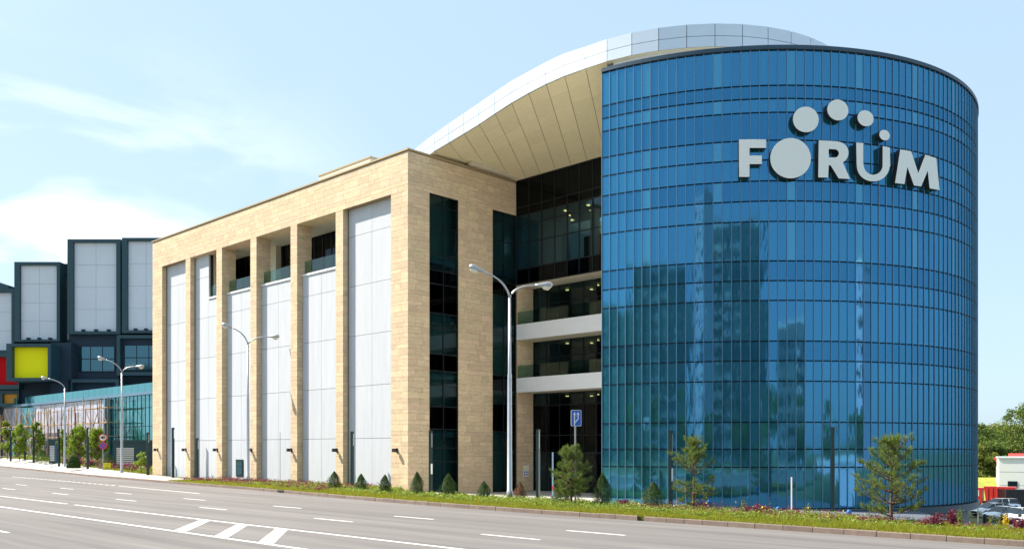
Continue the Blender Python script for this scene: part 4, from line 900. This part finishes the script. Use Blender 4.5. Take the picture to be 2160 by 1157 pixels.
for i, (px, py, top, w, lb) in enumerate([(16, 968, 887, 19, 'thin young tree between the first two garden posts'), (41, 970, 893, 27, 'leafy young tree behind the pink flower bed'), (78, 974, 888, 19, 'narrow young tree with foliage low on its stem beside the third post'),
    (132, 979, 905, 14, 'slim young tree just left of the single armed street lamp'), (166, 983, 897, 30, 'leafy young tree above the clipped dome shrub'), (206, 984, 902, 30, 'leafy young tree behind the round road signs')]):
    x, y_, g0 = gpg(px, py); dd = depth(x, y_) / FOC; broadleaf(x, y_, g0, zat(top, x, y_) - g0, w * dd * .62, .9, lb, M_leaf, 6500, .085, 60, seed=i + 30, shape=1.3)
x, y_, g0 = gpg(298, 997); broadleaf(x, y_, g0, zat(955, x, y_) - g0, .75, .8, 'tiny young tree with thin foliage before the louvred kiosk', M_leaf, 900, .07, 12, seed=77)
# grass
def scatter(n, ylo, yhi, f0, f1, wt=None):
    ys_ = rng.uniform(ylo, yhi, n); 
    a = np.array([f0(v) for v in ys_]); b = np.array([f1(v) for v in ys_]); xs_ = a + (b - a) * rng.random(n); return xs_, ys_
def blades(xs_, ys_, hh, w, zz=.12):
    n = len(xs_); base = np.stack([xs_, ys_, np.array([H(a, b) for a, b in zip(xs_, ys_)]) + zz - .01], 1); a = rng.random(n) * 2 * pi; s = np.stack([np.cos(a), np.sin(a), 0 * a], 1); ln = rng.normal(size=(n, 3)) * .35; ln[:, 2] = 1; h_ = (hh * rng.uniform(.4, 1.4, n))[:, None]
    v = np.stack([base - s * w, base + s * w, base + ln * h_], 1).reshape(-1, 3); return v, np.arange(3 * n).reshape(-1, 3)
k0 = lambda y: kx(y) + .15
clump = lambda xs_, ys_: .65 + .35 * np.sin(xs_ * 3.1 + np.sin(ys_ * 1.7) * 2) * np.sin(ys_ * 2.3 + xs_)
ps = []
for (n, a, b, hh, w) in ((120000, 2, 22, .17, .011), (90000, 22, 44, .15, .014), (36000, 44, 66, .17, .02)):
    xs_, ys_ = scatter(n, a, b, k0, lambda y: vback(y) - .05); ps.append(blades(xs_, ys_, hh * clump(xs_, ys_) * 1.3, w))
xs_, ys_ = scatter(26000, 3, 66, lambda y: kx(y) + .05, lambda y: kx(y) + .3); ps.append(blades(xs_, ys_, .10, .012, .14))
xs_, ys_ = scatter(16000, 78, 190, pvb, lambda y: pvb(y) + 6); bl = blades(xs_, ys_, .2, .04, .1); bl[0][:, 2] += np.repeat(np.array([gz(q) - .1 for q in ys_]), 3); ps.append(bl)
v, f = merge(ps); tag(link(bpy.data.objects.new('verge_grass', npmesh('verge_grass', v, f, M_grass))), 'short yellow green grass along the kerb', 'grass', kind='stuff')
# broad-leaved ground cover, stronger before the stone block, and weeds
def herbs(n, ylo, yhi, f0, f1, hh, leaf, per, m, name, label, cat):
    H = (lambda a, b: gz(b) - .12) if ylo > 75 else globals()['H']
    xs_, ys_ = scatter(n, ylo, yhi, f0, f1); c = np.repeat(np.stack([xs_, ys_, np.array([H(a, b) for a, b in zip(xs_, ys_)]) + .12], 1), per, 0); H_ = np.repeat(hh * rng.uniform(.4, 1.3, n) * np.interp(ys_, [7, 15], [.5, 1]), per)
    u = rng.random(len(c)); c[:, 2] += u * H_; c[:, 0] += rng.normal(size=len(c)) * H_ * .35; c[:, 1] += rng.normal(size=len(c)) * H_ * .35
    v, f = leaves(c, leaf, np.array([[0, 0, 1.0]]), .6); return tag(link(bpy.data.objects.new(name, npmesh(name, v, f, m))), label, cat, kind='stuff')
vb = lambda y: vback(y) - .1
herbs(900, 30, 56, lambda y: kx(y) + 1.6, vb, .22, .05, 26, M_broad, 'ground_cover', 'broad leaved bright ground cover below the stone block', 'ground cover')
herbs(1900, 3, 30, lambda y: kx(y) + 1.3, lambda y: vback(y) + .1, .25, .035, 26, M_broad, 'weeds', 'mixed leafy weeds at the back of the verge', 'weeds')
herbs(420, 44, 66, lambda y: kx(y) + 1.2, vb, .30, .045, 30, M_barb, 'barberry_hedge', 'low reddish barberry plants along the white bays', 'shrubs')
herbs(380, 3, 22, lambda y: kx(y) + 2.2, lambda y: vback(y) + .2, .32, .030, 34, M_barb, 'red_ground_shrubs', 'low purple red shrubs at the back of the verge before the tower', 'shrubs')
herbs(260, 3, 22, lambda y: kx(y) + 1.4, vb, .34, .022, 5, M_flow, 'pink_flowers', 'scattered pink flower heads in the verge', 'flowers')
herbs(60, 8, 22, lambda y: kx(y) + 1.6, vb, .5, .03, 3, M_flowy, 'yellow_flowers', 'scattered yellow flower heads in the verge', 'flowers')
herbs(160, 86, 120, lambda y: pvb(y) + .6, lambda y: pvb(y) + 2.5, .6, .10, 30, M_barb, 'garden_flower_bed', 'pinkish flower bed in the left garden', 'flowers')
herbs(260, 80, 150, lambda y: pvb(y) + .6, lambda y: pvb(y) + 5, .5, .12, 24, M_broad, 'garden_ground_cover', 'leafy ground cover in the left garden', 'ground cover')
def shrub(px, py, ptop, wpx, m, label, name='barberry_shrub', n=1500, leaf=.028):
    x, y_ = gp(px, py); h = zat(ptop, x, y_); R = wpx / FOC * depth(x, y_) / 2; t = thing(name, label, 'shrub', (x, y_, H(x, y_) + .1), 0); st = MB(); out = []
    r = random.Random(int(px))
    for k in range(22):
        a = r.random() * 6.28; e = Vector((cos(a) * R * r.uniform(.2, 1), sin(a) * R * r.uniform(.2, 1), h * r.uniform(.45, 1))); st.tube([(0, 0, 0), e * .5 + Vector((0, 0, h * .12)), e], [.008, .006, .003], 4, cap=False)
        c = np.array([e * (.35 + .65 * r.random()) for _ in range(n // 22)]) + rng.normal(size=(n // 22, 3)) * .035; out.append(c)
    st.obj('stems', M_bark, t); v, f = leaves(np.concatenate(out), leaf); link(bpy.data.objects.new('foliage', npmesh('foliage', v, f, m)), t)
shrub(1316, 1078, 1058, 30, M_barb, 'small red shrub between the two dark conifers'); shrub(1588, 1095, 1068, 44, M_barb, 'red shrub left of the thin white marker pole'); shrub(1612, 1093, 1072, 30, M_barb, 'red shrub right beside another before the tower, nearer the blue post')
shrub(1965, 1122, 1090, 60, M_barb, 'dark purple red shrub right of the largest pine'); shrub(2010, 1124, 1078, 26, M_barb, 'tall thin purple shrub by the tower plinth'); shrub(2150, 1130, 1098, 40, M_barb, 'purple red shrub at the right edge of the verge')
shrub(2122, 1128, 1085, 9, M_flowy, 'upright yellow flower spike in the verge by the parked cars', 'mullein_plant', 500, .02); shrub(2024, 1122, 1078, 10, M_broad, 'leaning yellow green weed stalk by the tower plinth', 'tall_weed', 500, .022)
shrub(1702, 1096, 1066, 14, M_broad, 'wispy tall weed left of the thick light post', 'tall_weed', 260, .02); shrub(1570, 1092, 1055, 12, M_broad, 'wispy tall weed with pale tips before the tower', 'tall_weed', 200, .02); shrub(2090, 1122, 1090, 8, M_broad, 'thin pale weed stalk before the silver sedan', 'tall_weed', 160, .02); shrub(2108, 1124, 1094, 8, M_broad, 'thin pale weed stalk left of the yellow spike', 'tall_weed', 160, .02)
shrub(1480, 1083, 1060, 40, M_barb, 'thin red shrub at the foot of the sparse pine', n=700)

# ------------------------------------------------------------------ parked cars, truck, far right yard
def at_depth(px, z): v = ray(px); return (v[0] * z, v[1] * z)
def car(px, z, yaw, paint, label, wagon=False, sc_=1.0):
    x, y_ = at_depth(px, z); t = thing('parked_car', label, 'car', (x, y_, -4.46), face_cam + yaw, 'cars parked below the tower')
    # stations along length: (x, half width low, z sill, z shoulder, half width roof, z roof)
    st = [(-2.25, .72, .45, .72), (-2.1, .86, .30, .82), (-1.5, .90, .25, .92), (-.4, .91, .25, .95), (.7, .91, .25, .95), (1.5, .89, .27, .86), (2.1, .80, .32, .70), (2.28, .62, .42, .58)]
    vs = []; 
    for (a, w, z0, z1) in st: vs += [(a, -w * .94, z0), (a, -w, (z0 + z1) / 2), (a, -w * .93, z1), (a, 0, z1 + .05), (a, w * .93, z1), (a, w, (z0 + z1) / 2), (a, w * .94, z0)]
    fs = []; n = 7
    for i in range(len(st) - 1):
        for k in range(n): fs.append((i * n + k, i * n + (k + 1) % n, (i + 1) * n + (k + 1) % n, (i + 1) * n + k))
    fs += [tuple(range(n)), tuple((len(st) - 1) * n + k for k in range(n - 1, -1, -1))]
    MB().add(vs, fs).obj('body', paint, t, smooth=True)
    rb_, rt_ = (-2.05, -1.85) if wagon else (-1.95, -1.15); ht = 1.5 if wagon else 1.43
    g = [(rb_, .80, .88), (rt_, .62, ht - .04), (-.2, .64, ht), (.35, .62, ht - .04), (1.35, .78, .90)]
    vs = []; 
    for (a, w, zz_) in g: vs += [(a, -w, zz_), (a, 0, zz_ + .03), (a, w, zz_)]
    roof_ = MB().add(vs, [(3, 4, 7, 6), (4, 5, 8, 7), (6, 7, 10, 9), (7, 8, 11, 10)]); roof_.obj('roof', paint, t, smooth=True)
    MB().add([vs[q] for q in (9, 11, 14, 12)], [(0, 1, 2, 3)]).obj('windscreen', M_carg, t); MB().add([vs[q] for q in (0, 2, 5, 3)], [(0, 1, 2, 3)]).obj('rear_window', M_carg, t)
    for s, (i0, i1, i2, i3, i4) in ((-1, (0, 3, 6, 9, 12)), (1, (2, 5, 8, 11, 14))):
        P = [Vector(vs[q]) for q in (i0, i1, i2, i3, i4)]; MB().add([p + Vector((0, s * .012, 0)) for p in P], [(0, 1, 2, 3, 4)]).obj('side_window', M_carg, t)
        for (xa, xb) in ((-.62, -.56), (.32, .36)): MB().box(xa, xb, s * .66, s * .80, .88, ht - .08).obj('window_pillar', paint, t)
    for (a, s) in ((-1.4, 1), (-1.4, -1), (1.42, 1), (1.42, -1)):
        w = MB().tube([(a, s * .70, .32), (a, s * .90, .32)], .32, 18).obj('wheel', M_tyre, t); MB().tube([(a, s * .89, .32), (a, s * .915, .32)], .2, 12).obj('rim', M_rim, w)
        MB().tube([(a, s * .6, .36), (a, s * .895, .36)], .385, 16, cap=True).obj('wheel_arch', M_sblack, t)
    for s in (-1, 1): MB().obox((2.12, s * .62, .60), (.9, -s * .42, 0), (s * .42, .9, 0), (0, 0, 1), .13, .16, .075).obj('headlight', M_light, t)
    MB().box(2.2, 2.3, -.35, .35, .40, .52).obj('grille', M_sblack, t); MB().box(2.235, 2.31, -.2, .2, .33, .39).obj('number_plate', M_swhite, t)
    for s in (-1, 1): MB().box(.75, .95, s * .9, s * 1.05, .88, 1.0).obj('wing_mirror', paint, t)
car(2094, 94, radians(192), M_carw, 'white saloon nearest the tower edge, second in from it seen side on'); car(2108, 101, radians(195), M_car, 'dark windowed estate car behind the white saloons', wagon=True)
car(2116, 88.5, radians(207), M_carw, 'white saloon with black grille parked between two dark bollards'); car(2146, 86.5, radians(207), M_car, 'silver saloon nose out right of the yellow flower spike'); car(2178, 85, radians(207), M_carw, 'white saloon cut off by the right picture edge')
for (px, lb) in ((2077.5, 'squat dark bollard before the side-on white saloon'), (2113.5, 'squat dark bollard between the middle saloons'), (2151.5, 'squat dark bollard before the silver saloon')):
    x_, y_ = at_depth(px, 84); t = thing('dark_bollard', lb, 'bollard', (x_, y_, -4.46), 0, 'dark bollards in the parking lot'); MB().tube([(0, 0, 0), (0, 0, .8)], .17, 10).obj('stem', M_sblack, t); MB().tube([(0, 0, .8), (0, 0, .84), (0, 0, .93), (0, 0, .98)], [.17, .15, .15, .05], 10).obj('cap', M_sblack, t)
x_, y_ = at_depth(2093, 106); t = thing('dump_truck', 'red dump truck parked behind the cars', 'truck', (x_, y_, -4.46), face_cam + radians(146)); t.scale = (.8, .8, .95)
MB().box(-2.6, 1.1, -1.15, 1.15, .75, .95).obj('chassis', M_sblack, t)
bd = MB(); bd.add([(-2.9, -1.2, .98), (.7, -1.2, .98), (1.0, -1.2, 2.75), (-3.1, -1.2, 2.75), (-2.9, 1.2, .98), (.7, 1.2, .98), (1.0, 1.2, 2.75), (-3.1, 1.2, 2.75)], [(0, 1, 2, 3), (5, 4, 7, 6), (1, 5, 6, 2), (4, 0, 3, 7), (0, 4, 5, 1), (3, 2, 6, 7)]); bd.obj('tipper_body', M_truck, t)
for k in range(6):
    for s in (-1.26, 1.2): MB().box(-2.7 + k * .62, -2.58 + k * .62, s, s + .06, 1.0, 2.6).obj('body_rib', M_truck, t)
cb = MB(); cb.add([(1.2, -1.1, .7), (2.9, -1.1, .7), (2.8, -1.1, 1.6), (2.5, -1.1, 2.55), (1.2, -1.1, 2.55), (1.2, 1.1, .7), (2.9, 1.1, .7), (2.8, 1.1, 1.6), (2.5, 1.1, 2.55), (1.2, 1.1, 2.55)], [(0, 1, 2, 3, 4), (9, 8, 7, 6, 5), (1, 6, 7, 2), (2, 7, 8, 3), (3, 8, 9, 4), (0, 4, 9, 5)]); cb.obj('cab', M_truck, t)
for s in (-1.115, 1.115): MB().add([(1.6, s, 1.55), (2.65, s, 1.55), (2.4, s, 2.3), (1.6, s, 2.3)], [(0, 1, 2, 3)]).obj('side_window', M_lampglass, t)
for a in (-2.1, -1.1, 2.1):
    for s in (-1.1, 1.1): MB().tube([(a, s - .14, .5), (a, s + .14, .5)], .5, 16).obj('wheel', M_tyre, t)
x_, y_ = at_depth(2146, 103); t = thing('dark_container', 'black corrugated container behind the parked cars', 'container', (x_, y_, -4.46), face_cam)
MB().box(-1.3, 4, 0, 2.4, 0, 2.4).obj('shell', M_card, t)
for k in range(12): MB().box(-1.25 + k * .2, -1.15 + k * .2, -.05, 0, .1, 2.3).obj('rib', M_card, t)
x_, y_ = at_depth(2107, 128); t = thing('white_warehouse', 'flat white warehouse with small dark windows beyond the truck', 'building', (x_, y_, -4.5), face_cam - radians(27))
hw = 4.5 + EYE - 21 * 128 / FOC
for k in range(3): MB().box(0, 22, 0, 12, hw * k / 3 + .03, hw * (k + 1) / 3 - .03).obj('wall_course', M_slab, t)
MB().box(.1, 21.9, .1, 11.9, 0, hw - .05).obj('wall_core', M_mull, t); MB().box(-.15, 22.1, -.15, 12.1, hw, hw + .2).obj('roof_edge', M_louv, t)
for k in range(4): w = MB().box(1.1 + k * 2.6, 2.3 + k * 2.6, -.06, .02, hw * .0 + .9, 2.5).obj('window', M_frame, t); MB().box(1.2 + k * 2.6, 2.2 + k * 2.6, -.075, -.062, 1.0, 2.4).obj('pane', M_wingl, w)
x_, y_ = at_depth(2095, 143); t = thing('red_roof_house', 'low house with bright red gabled roof behind the warehouse', 'house', (x_, y_, -4.5), face_cam - radians(29))
MB().box(.4, 3, 0, 8, 0, 4.2).obj('wall', M_apt2, t); MB().add([(0, -.3, 5.6), (1.7, -.3, 5.6), (1.9, -.3, 2.6), (0, 8, 5.6), (1.7, 8, 5.6), (1.9, 8, 2.6)], [(0, 1, 2), (3, 5, 4), (0, 2, 5, 3), (0, 3, 4, 1)]).obj('roof', M_roofred, t)
MB().add([(2.1, 2, 5.4), (14, 2, 5.4), (14, 5, 6.3), (2.1, 5, 6.3), (2.1, 8, 5.4), (14, 8, 5.4)], [(0, 1, 2, 3), (3, 2, 5, 4), (0, 3, 4)]).obj('long_roof', M_roofred, t); MB().box(2.1, 14, 2.2, 8, 0, 5.4).obj('rear_wall', M_apt2, t)
# bank of bright grass behind the lot
struct('grass_bank', MB().add([(*at_depth(2030, 118), -4.4), (*at_depth(2112, 118), -4.4), (*at_depth(2112, 150), -2.2), (*at_depth(2030, 150), -2.2)], [(0, 1, 2, 3)]), M_grass if 0 else mat('bright_meadow', (.26, .29, .03), .95, noise=.3, nscale=.8, bump=.6, bscale=3))
for i, (px, z, hgt, R, mt, lb) in enumerate([(2052, 176, 12.2, 4.2, M_far, 'dark green tree rising beside the tower edge'), (2078, 182, 11.2, 4.4, M_far, 'rounded tree behind the grass bank'), (2104, 188, 12, 4.6, M_far2, 'yellowish tree above the red gable'), (2128, 185, 11.4, 4.2, M_far2, 'pale broad tree above the warehouse roof'),
    (2168, 172, 15.5, 5.0, M_far, 'tallest tree at the right picture edge'), (2086, 168, 8.0, 3.2, M_far, 'low dark bushy tree at the grass bank'), (2066, 166, 7.6, 3.0, M_far2, 'low bright bushy tree beside the tower'), (2195, 178, 13, 5, M_far, 'dark tree just outside the right edge'), (2150, 185, 11.5, 5, M_far, 'tree behind the tallest one, mostly covered')]):
    x_, y_ = at_depth(px, z); broadleaf(x_, y_, -4.5, hgt, R, 1.6 if hgt > 8 else .5, lb, mt, 17000, .17, 90, name='broadleaf_tree', group='trees beyond the parking lot', seed=100 + i)

# ------------------------------------------------------------------ across the road, behind the camera: seen as reflections in the tower
def apartment(cx, cy, w, d, h, rz, wallm, label, name='apartment_block', cat='apartment building', fl=2.9, g=0.0):
    t = thing(name, label, cat, (cx, cy, g), rz, None); MB().box(-w / 2, w / 2, 0, d, 0, h).obj('wall', wallm, t); MB().box(-w / 2 - .2, w / 2 + .2, -.2, d + .2, h, h + .8).obj('parapet', M_slab, t)
    win = MB(); bal = MB(); nx = int(w / 3.2); nz_ = int(h / fl)
    for i in range(nx):
        x0_ = -w / 2 + (i + .5) * w / nx
        for j in range(nz_):
            z0_ = j * fl + .9; win.box(x0_ - .8, x0_ + .8, -.08, 0.02, z0_, z0_ + 1.5)
            if i % 3 == 1: bal.box(x0_ - 1.3, x0_ + 1.3, -1.2, -.0, z0_ - .9, z0_ + .1)
    win.obj('windows', M_wingl, t, kind='stuff'); bal.obj('balconies', M_slab, t, kind='stuff'); return t
def polar(az, r, ox=36, oy=24): return (ox + r * cos(radians(az)), oy + r * sin(radians(az)))
def face(az): return radians(az + 180 + 90)
for (az, r, w, d, h, mt, lb) in [(187, 122, 60, 16, 35, M_apt, 'long grey apartment block across the road'), (205, 104, 13, 14, 42, M_apt2, 'tall pale apartment tower across the road'), (220, 122, 58, 16, 42, M_apt, 'tall grey apartment block across the road'), (245, 110, 24, 14, 22, M_apt, 'mid height grey block across the road'), (276, 92, 9, 12, 27, M_apt2, 'slim pale tower block down the road'), (166, 140, 50, 16, 30, M_apt, 'low grey block far up the road')]:
    x_, y_ = polar(az, r); apartment(x_, y_, w, d, h, radians(az - 90 + (38 if mt is M_apt2 else 0)), mt, lb)
apartment(33, -42, 20, 12, 5.4, radians(180), M_apt2, 'low white roadside shop on the lower ground', 'roadside_shop', 'shop', 5, -4.5)
t = thing('red_van', 'red van standing in the lower lot far right of the tower', 'van', (72, -50, -4.46), radians(20)); MB().add([(-3, -1.1, .5), (3, -1.1, .5), (3, -1.1, 1.4), (2.3, -1.1, 2.6), (-3, -1.1, 2.6), (-3, 1.1, .5), (3, 1.1, .5), (3, 1.1, 1.4), (2.3, 1.1, 2.6), (-3, 1.1, 2.6)], [(0, 1, 2, 3, 4), (9, 8, 7, 6, 5), (1, 6, 7, 2), (2, 7, 8, 3), (3, 8, 9, 4), (0, 4, 9, 5)]).obj('body', M_truck, t)
for a in (-2, 2):
    for s in (-1, 1): MB().tube([(a, s - .12, .4), (a, s + .12, .4)], .4, 12).obj('wheel', M_tyre, t)
for i in range(9):
    az = 172 + i * 13; x_, y_ = polar(az, 62 + (i * 17) % 14); broadleaf(x_, y_, 0, 7 + (i * 7) % 4, 3.2, 1.5, 'street tree number %s along the far pavement' % ['one', 'two', 'three', 'four', 'five', 'six', 'seven', 'eight', 'nine'][i], M_far, 2600, .3, 26, name='street_tree', group='street trees across the road', seed=200 + i)
print('objects', len(bpy.data.objects))
